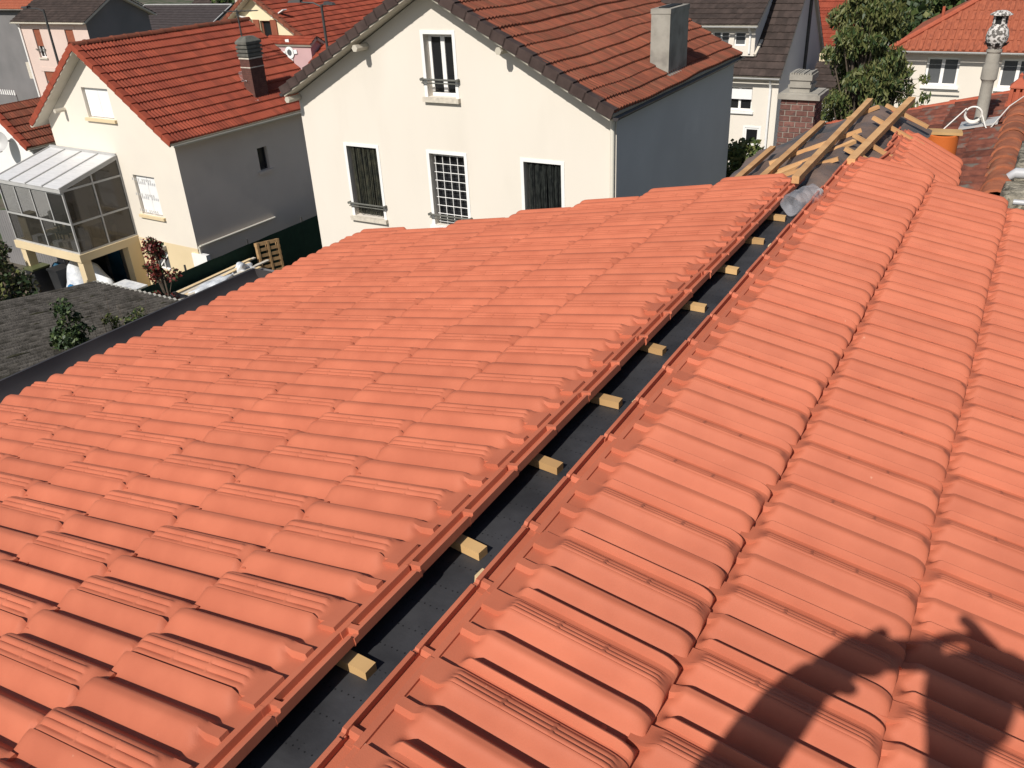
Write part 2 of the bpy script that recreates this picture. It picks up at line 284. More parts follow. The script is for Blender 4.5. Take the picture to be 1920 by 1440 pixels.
def verge(parent, p0, A, S, slen, nc, m, out, drop=0.16, over=0.16):
    """L-shaped verge tiles stepping up a gable edge; out = outward horizontal direction"""
    S = Vector(S).normalized(); out = Vector(out); N = out.cross(S); N = N if N.z > 0 else -N; pu = slen / nc; b = B()
    b.obox(-out * over, out * (over + 0.03), S * (pu + 0.03), N * 0.03); b.obox(Vector((0, 0, 0)) , out * 0.03, S * (pu + 0.03), -N * drop)
    me = bpy.data.meshes.new('verge_tile'); me.from_pydata([tuple(x) for x in b.v], [], b.f); me.materials.append(m)
    t = math.atan2(0.03, pu); ax = out if S.cross(out).z < 0 else -out
    for k in range(nc):
        R = Matrix.Rotation(t * (1 if (Matrix.Rotation(0.1, 3, out) @ S).dot(N) < 0 else -1), 4, out)
        place('verge_tile', me, parent, Matrix.Translation(p0 + S * (pu * k) + N * 0.075) @ R)
def gutter(parent, p, q, r, m, name='gutter'):
    p, q = Vector(p), Vector(q); b = B(); d = (q - p).normalized(); a = d.cross(Vector((0, 0, 1))); v = []; f = []; n = 9
    for o in (p, q):
        for rr in (r, r * 0.88):
            for i in range(n): t = math.pi * i / (n - 1); v.append(o + a * math.cos(t) * rr - Vector((0, 0, 1)) * math.sin(t) * rr)
    for i in range(n - 1): f.append((i, i + 1, 2 * n + i + 1, 2 * n + i)); f.append((n + i + 1, n + i, 3 * n + i, 3 * n + i + 1))
    f += [(0, 2 * n, 3 * n, n), (n - 1, 2 * n - 1, 4 * n - 1, 3 * n - 1)]
    f += [tuple(range(n)), tuple(reversed(range(2 * n, 3 * n)))]
    return mesh_obj(name, v, f, m, parent, True, 40)

# ---- windows; O = world point on the wall face, A right, out outward; (a0,z0,a1,z1) opening
def window(parent, O, A, out, a0, z0, a1, z1, leaves=2, fm='white', pm='pane', rev=0.2, fw_=0.055, sill=None, surround=None, shut=None, rail=None, bars=0, name='window'):
    P = lambda a, z, d=0.0: O + A * a + out * d + Vector((0, 0, z + Z0)); b = B(); d = -rev
    def bx(bb, x0, y0, x1, y1, d0, d1): bb.obox(P(x0, y0, d0), A * (x1 - x0), out * (d1 - d0), Vector((0, 0, y1 - y0)))
    for q in ((a0, z0, a0 + fw_, z1), (a1 - fw_, z0, a1, z1), (a0 + fw_, z0, a1 - fw_, z0 + fw_), (a0 + fw_, z1 - fw_, a1 - fw_, z1)): bx(b, *q, d, d + 0.05)
    wl = (a1 - a0) / leaves
    for i in range(1, leaves): bx(b, a0 + wl * i - fw_ * 0.7, z0 + fw_, a0 + wl * i + fw_ * 0.7, z1 - fw_, d + 0.002, d + 0.055)
    for i in range(1, bars + 1): z = z0 + (z1 - z0) * i / (bars + 1); bx(b, a0 + fw_, z - 0.015, a1 - fw_, z + 0.015, d + 0.004, d + 0.045)
    wd = b.build(name, M[fm], parent)
    for i in range(leaves):
        b = B(); bx(b, a0 + wl * i + fw_ * 0.5, z0 + fw_ * 0.5, a0 + wl * (i + 1) - fw_ * 0.5, z1 - fw_ * 0.5, d + 0.012, d + 0.024); b.build('pane', M[pm], wd)
    if sill: b = B(); bx(b, a0 - 0.1, z0 - 0.1, a1 + 0.1, z0 - 0.002, -rev, 0.09); b.build('sill', M[sill], wd)
    if surround:
        b = B(); s = 0.075
        bx(b, a0 - s, z0 - 0.002, a0, z1 + s, 0.002, 0.012); bx(b, a1, z0 - 0.002, a1 + s, z1 + s, 0.002, 0.012); bx(b, a0, z1, a1, z1 + s, 0.002, 0.012); b.build('surround', M[surround], wd)
    if shut:
        b = B(); bx(b, a0 + 0.02, z0 + 0.03, (a0 + a1) / 2 - 0.004, z1 - 0.02, -0.14, -0.10); bx(b, (a0 + a1) / 2 + 0.004, z0 + 0.03, a1 - 0.02, z1 - 0.02, -0.14, -0.10)
        b.build('shutter', M[shut], wd)
    if rail:
        b = B(); zr = z0 + rail; b.tube([P(a0 - 0.13, zr, 0.07), P(a1 + 0.12, zr, 0.07)], 0.022, 8); b.tube([P(a0 - 0.1, zr - 0.07, 0.06), P(a1 + 0.09, zr - 0.07, 0.06)], 0.014, 6)
        for a in (a0 - 0.1, a1 + 0.09): b.tube([P(a, zr, -0.02), P(a, zr, 0.09)], 0.032, 8)
        b.build('rail', M['iron'], wd)
    return wd

# ---- foliage: leaf quads scattered in clumps
def leaves(name, parent, clumps, n, size, mats, long=1.6, droop=0.0, flat=0.0, seed=1):
    """clumps: list of (centre, radius vector); n leaves in all"""
    g = np.random.default_rng(seed); k = len(clumps); C = np.array([list(c[0]) for c in clumps], float); R = np.array([list(c[1]) for c in clumps], float)
    wts = R.prod(axis=1) ** 0.66; idx = g.choice(k, n, p=wts / wts.sum()); d = g.normal(size=(n, 3)); d /= np.linalg.norm(d, axis=1)[:, None]
    pos = C[idx] + d * R[idx] * (g.random((n, 1)) ** 0.45)
    ax = g.normal(size=(n, 3)); ax[:, 2] = ax[:, 2] * (1 - flat) - droop * 2.2; ax /= np.linalg.norm(ax, axis=1)[:, None]
    sd = np.cross(ax, g.normal(size=(n, 3)) + np.array([0, 0, flat * 3])); sd /= np.linalg.norm(sd, axis=1)[:, None] + 1e-9
    s = size * g.uniform(0.6, 1.35, (n, 1)); a = ax * s * long; b = sd * s * 0.5
    nm = np.cross(ax, sd) * s * 0.12
    v = np.stack([pos - a * .5, pos + b + nm, pos + a * .5, pos - b + nm], 1).reshape(-1, 3)
    me = bpy.data.meshes.new(name); me.vertices.add(4 * n); me.vertices.foreach_set('co', v.ravel()); me.loops.add(4 * n); me.loops.foreach_set('vertex_index', np.arange(4 * n))
    me.polygons.add(n); me.polygons.foreach_set('loop_start', np.arange(n) * 4); me.polygons.foreach_set('loop_total', np.full(n, 4))
    for m in mats: me.materials.append(M[m])
    me.polygons.foreach_set('material_index', g.integers(0, len(mats), n)); me.update(calc_edges=True)
    return link(bpy.data.objects.new(name, me), parent)
def plant(name, label, cat, base, h, rad, n, size, mats, nclump=14, trunk=0.05, group=None, long=1.6, droop=0.0, seed=1, crown0=0.35, kind='crown', clump=0.45):
    base = Vector(base); t = thing(name, label, cat, base, group); rg = random.Random(seed); cl = []
    b = B(); b.tube([base - Vector((0, 0, 0.1)), base + Vector((0.03 * h, 0, h * 0.35)), base + Vector((0, 0.02 * h, h * 0.8))], [trunk, trunk * 0.8, trunk * 0.3], 8)
    for i in range(nclump):
        z = rg.uniform(crown0, 1.0); rr = math.sin(math.pi * min(1, max(0.12, (z - crown0) / (1.02 - crown0) * 0.85 + 0.15))) ** 0.6; an = rg.uniform(0, 6.283); q = rg.random() ** 0.5 * 0.8
        c = base + Vector((math.cos(an) * rad * rr * q, math.sin(an) * rad * rr * q, h * (z - 0.06))); s = rad * clump * rg.uniform(0.55, 1.15)
        cl.append((c, (s, s, s * rg.uniform(0.7, 1.1)))); b.tube([base + Vector((0, 0, h * min(0.75, max(0.15, z - 0.3)))), c], [trunk * 0.4, trunk * 0.12], 5, False)
    b.build('trunk' if cat == 'tree' else 'stem', M['bark'], t, True); leaves(kind, t, cl, n, size, mats, long, droop, seed=seed); return t

# ---------------------------------------------------------------- ground
def flat(name, x0, y0, x1, y1, z, m, kind='structure', nx=2):
    o = mesh_obj(name, [(x0, y0, z), (x1, y0, z), (x1, y1, z), (x0, y1, z)], [(0, 1, 2, 3)], M[m]); return tag(o, kind=kind)
flat('ground', -400, -200, 400, 500, 0.0, 'earth')
flat('patio', -32, 13.0, -26.2, 17.3, 0.012, 'paving'); flat('yard', -22.6, 8, -15.3, 40, 0.008, 'earth'); flat('road', -90, 26.5, -25.5, 32, 0.008, 'asphalt'); flat('driveway', -70, 32.3, -26, 37.8, 0.012, 'paving')
flat('garden_path', -12, 25, 10, 33, 0.008, 'paving')

# ---------------------------------------------------------------- the roof being retiled (foreground)
TW, TL, PU = 0.2143, 0.446, 0.374
def sm(a, b, x): t = np.clip((x - a) / (b - a), 0, 1); return t * t * (3 - 2 * t)
def hump(t, a, b, pw=0.75): u = np.clip((t - a) / (b - a), 0, 1); return np.sin(np.pi * u) ** pw
def ribs(t, a, b, n): u = (t - a) / (b - a); return np.where((u > 0) & (u < 1), np.abs(np.sin(np.pi * n * u)) ** 0.55, 0)
def tile_mesh(side, first=True):
    ts = np.unique(np.concatenate([np.linspace(0, 1.05, 46), np.linspace(0.0, 0.24, 22) if side == 'R' else np.linspace(0.77, 1.0, 22), [.519, .5245, .526, .884, .8895, .891] if side == 'R' else [.5], [1.0]]))
    vs = np.array([0, .004, .0095, .0112, .0125, .033, .0348, .042, .0488, .0502, .054, .058, .063, .067, .076, .084, .088, .092, .096, .100, .105, .112, .13, .17, .205, .2085, .2115, .215, .26, .305, .3085, .3115, .315, .36, .395, .408, .42, .43, .438, .443, .446])
    T, V = np.meshgrid(ts, vs)
    def pan(a, b, k=.64):                     # scooped channel: 1 at its crests, 0 on its floor, steeper on the near side
        u = np.clip((T - a) / (b - a), 0, 1); return np.where(u < k, .5 * (1 + np.cos(np.pi * u / k)), .5 * (1 - np.cos(np.pi * (u - k) / (1 - k))))
    def scoop(a, b, k=.50):                   # same channel, its near flank a long straight ramp with a small sharp step at the crest
        u = np.clip((T - a) / (b - a), 0, 1); w = np.clip((u - k) / (1 - k), 0, 1); nf = .84 * (.35 * .5 * (1 - np.cos(np.pi * w)) + .65 * w) + .16 * (u > .985); return np.where(u < k, .5 * (1 + np.cos(np.pi * u / k)), nf)
    endf = 0.26 + 0.74 * np.sqrt(np.clip(1 - np.clip((V - .400) / .047, 0, 1) ** 2.2, 0, 1))
    s = sm(.082, .114, V) if first else sm(.058, .088, V) if side == 'L' else sm(.074, .106, V)
    if side == 'R':
        g = T < .205; c = np.where(T < .54, pan(.20, .525, .56), pan(.575, .89, .56)); H = np.where(g, .024 + .011 * sm(0, .19, T), np.where(T > .90, .019 + .014 * (1 - sm(.90, .94, T)), .038)); rb = ribs(T, .02, .195, 3) * .0042; pads = (T < .235) | ((T > .47) & (T < .60))
    else:
        g = (T > .745) & (T <= 1.0); c = np.where(T < .385, pan(.0, .36), pan(.41, .745)); c = np.where(T > 1.0, 0, c); H = np.where(g, .031 - .012 * sm(.77, 1.0, T), .030); rb = ribs(T, .775, .985, 3) * .0050; pads = (T > .70) | ((T > .31) & (T < .44))
    nibs = (np.abs(V - .210) < .0016) | (np.abs(V - .310) < .0016)                             # small cross nibs between the ribs
    lip = np.where((T < .05) | (T > .985), .007, .014)
    head = np.where(V < .0110, lip, np.where(V < .034, -.003 + .013 * ((T > .90) & (T < .965)), np.where(V < .0495, .012, np.where(pads, .021, .007))))
    top = .002 + H * c * endf + np.where(g, np.maximum(rb, nibs * ((T > .03) & (T < .19) if side == 'R' else (T > .79) & (T < .975)) * .0046) * sm(.10, .112, V) * (V < .43), 0)
    h = head * (1 - s) + top * s
    x = np.where(side == 'R', T, 1.0 - T) * TW
    P = np.stack([x, V, h], -1); nv, n = P.shape[:2]
    lowL = P.copy(); v = P.reshape(-1, 3).tolist(); f = []
    fl = side == 'L'
    q = lambda a, b, c, d: f.append((d, c, b, a) if fl else (a, b, c, d))
    for i in range(nv - 1):
        for j in range(n - 1): a = i * n + j; q(a, a + 1, a + n + 1, a + n)
    rim = [(0, j) for j in range(n)] + [(i, n - 1) for i in range(1, nv)] + [(nv - 1, j) for j in range(n - 2, -1, -1)] + [(i, 0) for i in range(nv - 2, 0, -1)]
    base = len(v)
    for i, j in rim: p = P[i, j]; v.append([p[0], p[1], ((-0.014 if i else -0.007) if i < nv - 1 else min(p[2] - 0.004, -0.013))])
    L = len(rim)
    for k in range(L): a = rim[k][0] * n + rim[k][1]; b = rim[(k + 1) % L][0] * n + rim[(k + 1) % L][1]; q(b, a, base + k, base + (k + 1) % L)
    me = bpy.data.meshes.new('roof_tile'); me.from_pydata(v, [], f); me.materials.append(M['tile'])
    me.polygons.foreach_set('use_smooth', [True] * len(me.polygons)); me.set_sharp_from_angle(angle=math.radians(38)); me.update(); return me
TILE_R, TILE_L, TILE_R2, TILE_L2 = tile_mesh('R'), tile_mesh('L'), tile_mesh('R', False), tile_mesh('L', False)
house = thing('house', 'foreground house being re-roofed with new orange clay tiles, its ridge still open', 'house', (-0.9, 1.5, 0))
RX, LX, ZR = -0.808, -0.928, Z0 - 1.214
PITCH = math.radians(11.0); TILT = math.radians(1.6)
def slope_axes(sgn, pitch): return Vector((sgn * math.cos(pitch), 0, -math.sin(pitch))), Vector((sgn * math.sin(pitch), 0, math.cos(pitch)))
def deck(name, x0, sgn, y0, y1, ln, label):
    S, N = slope_axes(sgn, PITCH); o = Vector((x0 - sgn * 0.02, y0, ZR)) - N * 0.11 + S * 0.16
    b = B(); b.obox(o, (0, y1 - y0, 0), S * ln, N * 0.03)
    for k in range(1, int(ln / PU) + 1): b.obox(o + S * (PU * k - 0.03) + N * 0.03, (0, y1 - y0 - 0.05, 0), S * 0.04, N * 0.03)       # tile battens along the ridge direction
    d = b.build(name, M['wood'], house); d['label'] = label; return d
deck_l = deck('roof_slope', LX, -1, -0.75, 4.0, 2.62, 'left roof slope of new orange tiles with staggered courses, going down to the dark gutter')
deck_r = deck('roof_slope', RX, 1, -1.1, 4.78, 1.38, 'right roof slope of new orange tiles with the shadow of a photographer')
S, N = slope_axes(-1, PITCH - TILT); Sp, Np = slope_axes(-1, PITCH)
yend = [4.50, 4.42, 4.40, 4.24, 4.22, 4.06, 4.02]; rg = random.Random(3)
for j in range(7):                                            # left slope
    y = 0.684 - 6 * TW + (TW / 2 if j % 2 else 0); o = Vector((LX, 0, ZR)) + Sp * (PU * j)
    while y + TW <= yend[j] + 0.06:
        p = o + Vector((0, y + rg.uniform(-1, 1) * .002, 0)) + Np * rg.uniform(0, .003) + S * rg.uniform(-.004, .004)
        A = Vector((rg.uniform(-.006, .006), 1, rg.uniform(-.006, .006))).normalized(); N2 = A.cross(S).normalized(); A = S.cross(N2)
        place('tile', TILE_L2 if j else TILE_L, deck_l, Matrix(((A.x, S.x, N2.x, p.x), (A.y, S.y, N2.y, p.y), (A.z, S.z, N2.z, p.z), (0, 0, 0, 1)))); y += 0.2127
S, N = slope_axes(1, PITCH - TILT); Sp, Np = slope_axes(1, PITCH)
yend = [4.97, 4.86, 4.9, 4.9]
for j in range(4):                                            # right slope
    y = 0.696 - 7 * TW + (TW * 0.47 if j % 2 else 0); o = Vector((RX, 0, ZR)) + Sp * (PU * j)
    while y + TW <= yend[j] + 0.02:
        p = o + Vector((0, y + TW + rg.uniform(-1, 1) * .0015, 0)) + Np * rg.uniform(0, .0025) + S * rg.uniform(-.003, .003)
        A = Vector((rg.uniform(-.005, .005), -1, rg.uniform(-.005, .005))).normalized(); N2 = A.cross(S).normalized(); A = S.cross(N2)
        place('tile', TILE_R2 if j else TILE_R, deck_r, Matrix(((A.x, S.x, N2.x, p.x), (A.y, S.y, N2.y, p.y), (A.z, S.z, N2.z, p.z), (0, 0, 0, 1)))); y += TW
def rel(x, y, z): return Vector((x, y, z + Z0))
# body of the house below its roof
b = B(); b.box(-3.55, -3, 0, .55, 3.9, Z0 - 1.98); b.build('wall', M['cream'], house); b = B(); b.box(-1.6, 3.9, 0, .55, 6.4, Z0 - 2.15); b.build('wall', M['cream'], house)
g = Sp; gx = LX - math.cos(PITCH) * 2.70; gz = Z0 - 1.214 - math.sin(PITCH) * 2.70
gutter(house, (gx - 0.16, -1.0, gz + 0.012), (gx - 0.125, 3.35, gz + 0.0), 0.115, M['gutter'])
b = B(); b.obox((gx - 0.05, -1.0, gz - 0.03), (0.08, 0, 0.02), (0, 5.02, 0), (0, 0, 0.006)); b.build('gutter_apron', M['gutter'], house)
b = B(); b.box(gx - 0.01, -1, gz - 0.28, gx + 0.02, 4.0, gz - 0.02); b.build('fascia', M['gutter'], house)
gutter(house, (.86, -1.05, Z0 - 1.57), (.86, 4.75, Z0 - 1.57), .075, M['gutter'])
# dark membrane lying in the open ridge, slightly wavy; beyond the tiles it runs over the bare rafters at a steeper pitch
v = []; f = []; ys = np.linspace(-1.0, 4.7, 60); xs = np.linspace(-1.14, -0.60, 15)
for y in ys:
    for x in xs: v.append((x, y, Z0 - 1.268 - 0.20 * max(0, abs(x + 0.868) - 0.07) + 0.004 * math.sin(y * 9 + x * 13) * math.sin(y * 2.3)))
for i in range(len(ys) - 1):
    for j in range(14): a = i * 15 + j; f.append((a, a + 1, a + 16, a + 15))
mo = mesh_obj('roof_membrane', v, f, M['membrane'], house, True); mo['label'] = 'dark grey perforated roof membrane in the gap of the open ridge'
v = []; f = []; ys = np.linspace(3.95, 6.42, 50); xs = np.linspace(-1.66, 0.20, 44); k25 = math.tan(math.radians(25))
for y in ys:
    for x in xs:
        d = x + 0.88; s = math.sqrt(d * d + 0.05 ** 2) - 0.05; wv = 0.010 * math.sin(y * 7 + x * 6) * math.sin(x * 11 - y * 3) + 0.006 * math.sin(y * 21 + x * 15)
        t = min(1, max(0, (y - 4.05) / 0.75)); t = t * t * (3 - 2 * t)
        v.append((x, y, Z0 - 1.232 + 0.02 * t - s * (k25 * t + 0.28 * (1 - t)) - 0.05 * (1 - t) + wv * (0.4 + t)))
for i in range(len(ys) - 1):
    for j in range(43):
        if xs[j] < -1.18 and ys[i] < 4.5 : continue
        if xs[j] > -0.66 and ys[i] < 4.86: continue
        if (xs[j] > -0.36 and ys[i] > 5.55) or (xs[j] > -0.56 and ys[i] > 5.80): continue
        a = i * 44 + j; f.append((a, a + 1, a + 45, a + 44))
mo = mesh_obj('roof_membrane', v, f, M['film'], house, True); mo['label'] = 'crumpled brown-grey underlay over the untiled far end of the ridge'
# ends of the counter battens sticking out into the gap
for i, (x, y, ln) in enumerate([(-.880, .845, .065), (-.873, 1.243, .06), (-.872, 1.625, .066), (-.866, 2.006, .062), (-.878, 2.385, .05), (-.868, 2.775, .055), (-.874, 3.18, .052), (-.874, 3.56, .055), (-.874, 3.915, .05)]):
    b = B(); a = rg.uniform(-.12, .12); d = Vector((math.cos(a), math.sin(a), -0.04)); b.obox(rel(x - 0.002, y + .003, -1.268) - d * 0.09, d * 0.09, Vector((-d.y, d.x, 0)) * 0.031, (0, 0, 0.022)); b.build('batten_end', M['wood'], house)
for x, y in [(-.842, 1.172), (-.783, .765), (-.842, 3.49), (-.828, 4.27), (-.835, 2.02)]:
    b = B(); b.obox(rel(x, y, -1.268), (0.25, -0.01, -0.03), (0.002, 0.028, 0), (0.004, 0, 0.030)); b.build('batten_end', M['wood2'], house)
# long battens and short counter battens on the untiled end
def batten(p, q, wd=0.036, h=0.026, m='wood_warm'): b = B(); b.bar(rel(*p), rel(*q), wd, h, (0, 0, 1)); b.build('batten', M[m], house)
batten((-.932, 4.30, -1.175), (-.955, 6.42, -1.172), .036, .036); batten((-1.20, 4.62, -1.292), (-1.215, 6.25, -1.298)); batten((-1.412, 4.92, -1.385), (-1.44, 5.86, -1.40))
batten((-.775, 4.86, -1.205), (-.715, 6.62, -1.185), .044, .034)
for p, q in [((-1.40, 4.95, -1.445), (-.97, 5.02, -1.235)), ((-1.27, 4.83, -1.385), (-.84, 4.86, -1.205)), ((-1.16, 4.86, -1.335), (-.835, 5.27, -1.20)), ((-1.34, 5.40, -1.41), (-.85, 5.55, -1.195)), ((-1.05, 6.2, -1.28), (-.88, 6.32, -1.2)),
             ((-.86, 5.36, -1.195), (-.55, 5.32, -1.325)), ((-.84, 5.86, -1.19), (-.52, 5.80, -1.32)), ((-.85, 5.08, -1.21), (-.6, 5.05, -1.30)), ((-.83, 6.28, -1.19), (-.55, 6.25, -1.30))]: batten((p[0], p[1], p[2] + .022), (q[0], q[1], q[2] + .012), .028, .02)
batten((-.28, 5.22, -1.405), (-.03, 4.93, -1.395), .05, .025, 'wood_warm'); batten((-.24, 5.10, -1.42), (-.18, 4.94, -1.40), .012, .012, 'bark')
# tiles laid askew on the bare steeper part
for k in range(4):
    y = 5.14 + 0.205 * k; ptc = math.radians(25 + 0.8 * k); yaw = math.radians(-7 + 2.2 * k)
    S = Vector((math.cos(ptc) * math.cos(yaw), math.cos(ptc) * math.sin(yaw), -math.sin(ptc))); A = Vector((math.sin(yaw), -math.cos(yaw), 0)); N2 = A.cross(S).normalized(); A = S.cross(N2)
    p = rel(-.655 - .012 * k, y + 0.205, -1.255 + 0.004 * k)
    o = place('roof_tile', TILE_R, None, Matrix(((A.x, S.x, N2.x, p.x), (A.y, S.y, N2.y, p.y), (A.z, S.z, N2.z, p.z), (0, 0, 0, 1))))
    tag(o, ['orange tile laid askew past the roof end, nearest the finished slope', 'second loose orange tile counted from the finished slope', 'third loose orange tile counted from the finished slope', 'outermost loose orange tile, beside the capped orange pipe'][k], 'roof tile', 'loose tiles laid askew at the roof end')
# clear plastic bottle lying in the ridge gap
d = Vector((0.075, 0.30, -0.005)).normalized(); p0 = rel(-.872, 3.97, -1.205)
b = B(); prof = [(0.001, 0.022), (.03, 0.006), (.046, 0.0), (.053, .012), (.055, .03)]
for i in range(5): prof += [(.055, .04 + i * .034), (.0515, .050 + i * .034), (.055, .060 + i * .034)]
b.lathe(p0, prof + [(.050, .225), (.028, .262), (.015, .275), (.015, .292), (0.001, .293)], 22, d)
for q in b.v: q += Vector((.004 * math.sin(q.y * 70 + q.z * 90), 0, .005 * math.sin(q.x * 80 + q.y * 55)))
bt = thing('plastic_bottle', 'big clear ribbed plastic bottle lying in the open ridge gap', 'bottle', p0); b.build('bottle_body', M['bottle'], bt, True)
b = B(); b.lathe(p0 + d * .278, [(.001, .02), (.017, .02), (.017, 0), (.001, 0)], 14, d); b.build('cap', M['alu'], bt)

# ---------------------------------------------------------------- old roof beyond, with its ridge, flue, lantern and chimney
old = thing('old_building', 'lower neighbouring building under a weathered red-brown tile roof with a half-round clay ridge', 'building', (-0.8, 9.2, 0))
T = math.radians(13.6); OX, OZ = -0.085, -1.97; S = Vector((-math.cos(T), 0, -math.sin(T))); N = Vector((-math.sin(T), 0, math.cos(T)))
b = B(); b.box(-2.45, 6.75, 0, 2.4, 11.55, Z0 - 2.62); b.build('wall', M['dark_render'], old)
b = B(); b.obox(rel(OX, 6.7, OZ) - N * .08, (0, 4.95, 0), S * 2.45, N * .04); dk = b.build('roof', M['bark'], old)
b = B(); S2 = Vector((math.cos(T), 0, -math.sin(T))); b.obox(rel(OX, 6.7, OZ) - Vector((math.sin(T), 0, math.cos(T))) * .08, (0, 4.95, 0), S2 * 2.5, Vector((math.sin(T), 0, math.cos(T))) * .05); b.build('roof', M['old_tile'], old)
v = []; f = []; n = 9                                         # one weathered roll tile
for y, dz in ((0, -.018), (0.003, 0), (.40, 0)):
    for i in range(n): t = i / (n - 1); v.append((t * .25, y, 0.030 * math.sin(math.pi * min(1, t * 1.5)) ** .8 * (t < .667) + dz - 0.004))
for r in range(2):
    for i in range(n - 1): a = r * n + i; f.append((a + 1, a, a + n, a + n + 1))
f = [tuple(reversed(q)) for q in f]
ome = bpy.data.meshes.new('old_tile'); ome.from_pydata(v, [], f); ome.materials.append(M['old_tile']); ome.polygons.foreach_set('use_smooth', [True] * len(f))
U = Vector((0, -1, 0))
nr = 7
for r in range(nr):
    for c in range(21):
        p = rel(OX, 11.64 - c * .235, OZ) + S * (2.44 - r * 0.345) + N * (0.0 + rg.uniform(-.008, .012)); up = -S; tl = 0.06 + rg.uniform(-.02, .02)
        up = (up * math.cos(tl) - N * math.sin(tl)); A = (U + N * rg.uniform(-.04, .04)).normalized()
        A = (Vector((0, 1, 0)) + N * rg.uniform(-.05, .05)).normalized(); up = (up + Vector((0, rg.uniform(-.03, .03), 0))).normalized(); N2 = A.cross(up).normalized(); A = up.cross(N2)
        s = -1 if N2.z < 0 else 1
        if s < 0: A = -A; N2 = A.cross(up)
        place('tile', ome, dk, Matrix(((A.x, up.x, N2.x, p.x), (A.y, up.y, N2.y, p.y), (A.z, up.z, N2.z, p.z + .03), (0, 0, 0, 1))))
ridge_tiles(old, rel(OX, 7.05, OZ - .01), rel(OX, 11.7, OZ - .01), .115, 13, M['ridge_clay'])
ridge_tiles(old, rel(OX, 11.66, OZ + .0) + S * 2.44, rel(OX, 11.66, OZ + .0) + S * .1, .07, 7, M['terracotta'], 'verge_tile')
bb = B(); bb.box(-.30, 6.86, Z0 - 2.35, .02, 7.1, Z0 - 1.93); bb.build('gable_end', M['ridge_clay'], old)
# concrete flue
fl = thing('flue', 'tall grey concrete flue pipe topped by a white-stained round cowl', 'flue', rel(-.42, 10.08, -2.05))
c = rel(-.42, 10.08, -2.1); b = B(); FS = 0.77
def fs(p): return [(r * FS, h * FS) for r, h in p]
b.lathe(c, fs([(.085, 0), (.075, .05), (.073, .62), (.075, .65), (.098, .68), (.098, .82), (.088, .85), (.082, .87), (.080, 1.0), (.092, 1.01), (.092, 1.04), (.06, 1.05)]), 22); b.build('flue_pipe', M['concrete'], fl, True, 35)
b = B(); b.lathe(c, fs([(.07, 1.04), (.10, 1.08), (.128, 1.15), (.132, 1.20), (.118, 1.27), (.085, 1.32), (.075, 1.34), (.02, 1.34)]), 22); cw = b.build('cowl', M['lichen'], fl, True, 50)
b = B(); b.lathe(c, fs([(.07, 1.33), (.07, 1.45), (.001, 1.45)]), 16); b.build('throat', M['dark'], cw)
b = B()
for k in range(4): t = math.pi / 2 * k + .5; b.obox(c + Vector((math.cos(t) * .072, math.sin(t) * .072, 1.33)) * FS - Vector((-math.sin(t), math.cos(t), 0)) * .016, Vector((-math.sin(t), math.cos(t), 0)) * .032, Vector((math.cos(t), math.sin(t), 0)) * .010, (0, 0, .10))
b.lathe(c, fs([(.001, 1.50), (.05, 1.495), (.095, 1.475), (.13, 1.452), (.13, 1.444), (.001, 1.446)]), 20); b.build('cap', M['lichen'], fl)
b = B()
for k in range(8):
    t = math.pi / 4 * k + .2; b.obox(c + Vector((math.cos(t) * .112, math.sin(t) * .112, 1.085)) * FS - Vector((-math.sin(t), math.cos(t), 0)) * .021, Vector((-math.sin(t), math.cos(t), 0)) * .042, Vector((math.cos(t), math.sin(t), 0.55)) * .009, (0.016 * math.cos(t), 0.016 * math.sin(t), .028))
b.build('vent_slot', M['dark'], cw)
b = B(); b.obox(c + Vector((-.17, -.20, .05)), (.34, 0, .08), (0, .32, 0), (0, 0, .02)); b.build('flashing', M['alu'], fl)
# coil of white cable hung on the flue
cc = c + Vector((-.06, -.17, .21)); b = B()
for k in range(5):
    r = .070 + .005 * (k % 3); pts = [cc + Vector((math.cos(t) * r, -.012 * k - .01 * math.sin(t), math.sin(t) * r * (0.95 + .03 * k) + .1 * 0)) for t in np.linspace(0, 6.283, 26)]; b.tube(pts, .0058, 6)
tail = [cc + Vector((.08, -.03, .0)), cc + Vector((.13, -.08, -.10)), cc + Vector((.17, -.12, -.13))]; b.tube(tail, .006, 6)
b.tube([cc + Vector((-.07, -.05, .06)), rel(-.72, 9.7, -2.02), rel(-.95, 9.0, -2.08), rel(-1.15, 8.3, -2.17)], .006, 6)
b.tube([cc + Vector((.17, -.12, -.13)), rel(-.30, 9.75, -1.98), rel(-.19, 10.3, -1.87), rel(-.08, 10.5, -1.80), rel(.2, 10.4, -1.84)], .006, 6)
tag(b.build('cable_coil', M['cable'], None, True), 'coil of white cable hung on the concrete flue, its ends trailing over the old roof', 'cable')
# small terracotta ridge lantern
la = thing('vent_lantern', 'small red terracotta vent lantern with slots, standing on the old ridge', 'vent', rel(-.15, 10.9, -2.0)); c = rel(-.15, 10.92, -2.0); q_ = .8
def lb(x0, y0, z0, x1, y1, z1): b.box(c.x + x0 * q_, c.y + y0 * q_, c.z + z0 * q_, c.x + x1 * q_, c.y + y1 * q_, c.z + z1 * q_)
b = B(); lb(-.12, -.12, -.05, .12, .12, .07)
for sx in (-1, 0, 1):
    for sy in (-1, 0, 1):
        if sx or sy: lb(sx * .075 - .022, sy * .075 - .022, .07, sx * .075 + .022, sy * .075 + .022, .27)
lb(-.05, -.05, .07, .05, .05, .26); b.build('lantern_body', M['terracotta'], la)
b = B(); b.lathe(c, [(r * q_, h * q_) for r, h in [(.155, .27), (.15, .29), (.05, .37), (.028, .39), (.028, .41), (.036, .43), (.001, .46)]], 4); b.build('lantern_cap', M['terracotta'], la)
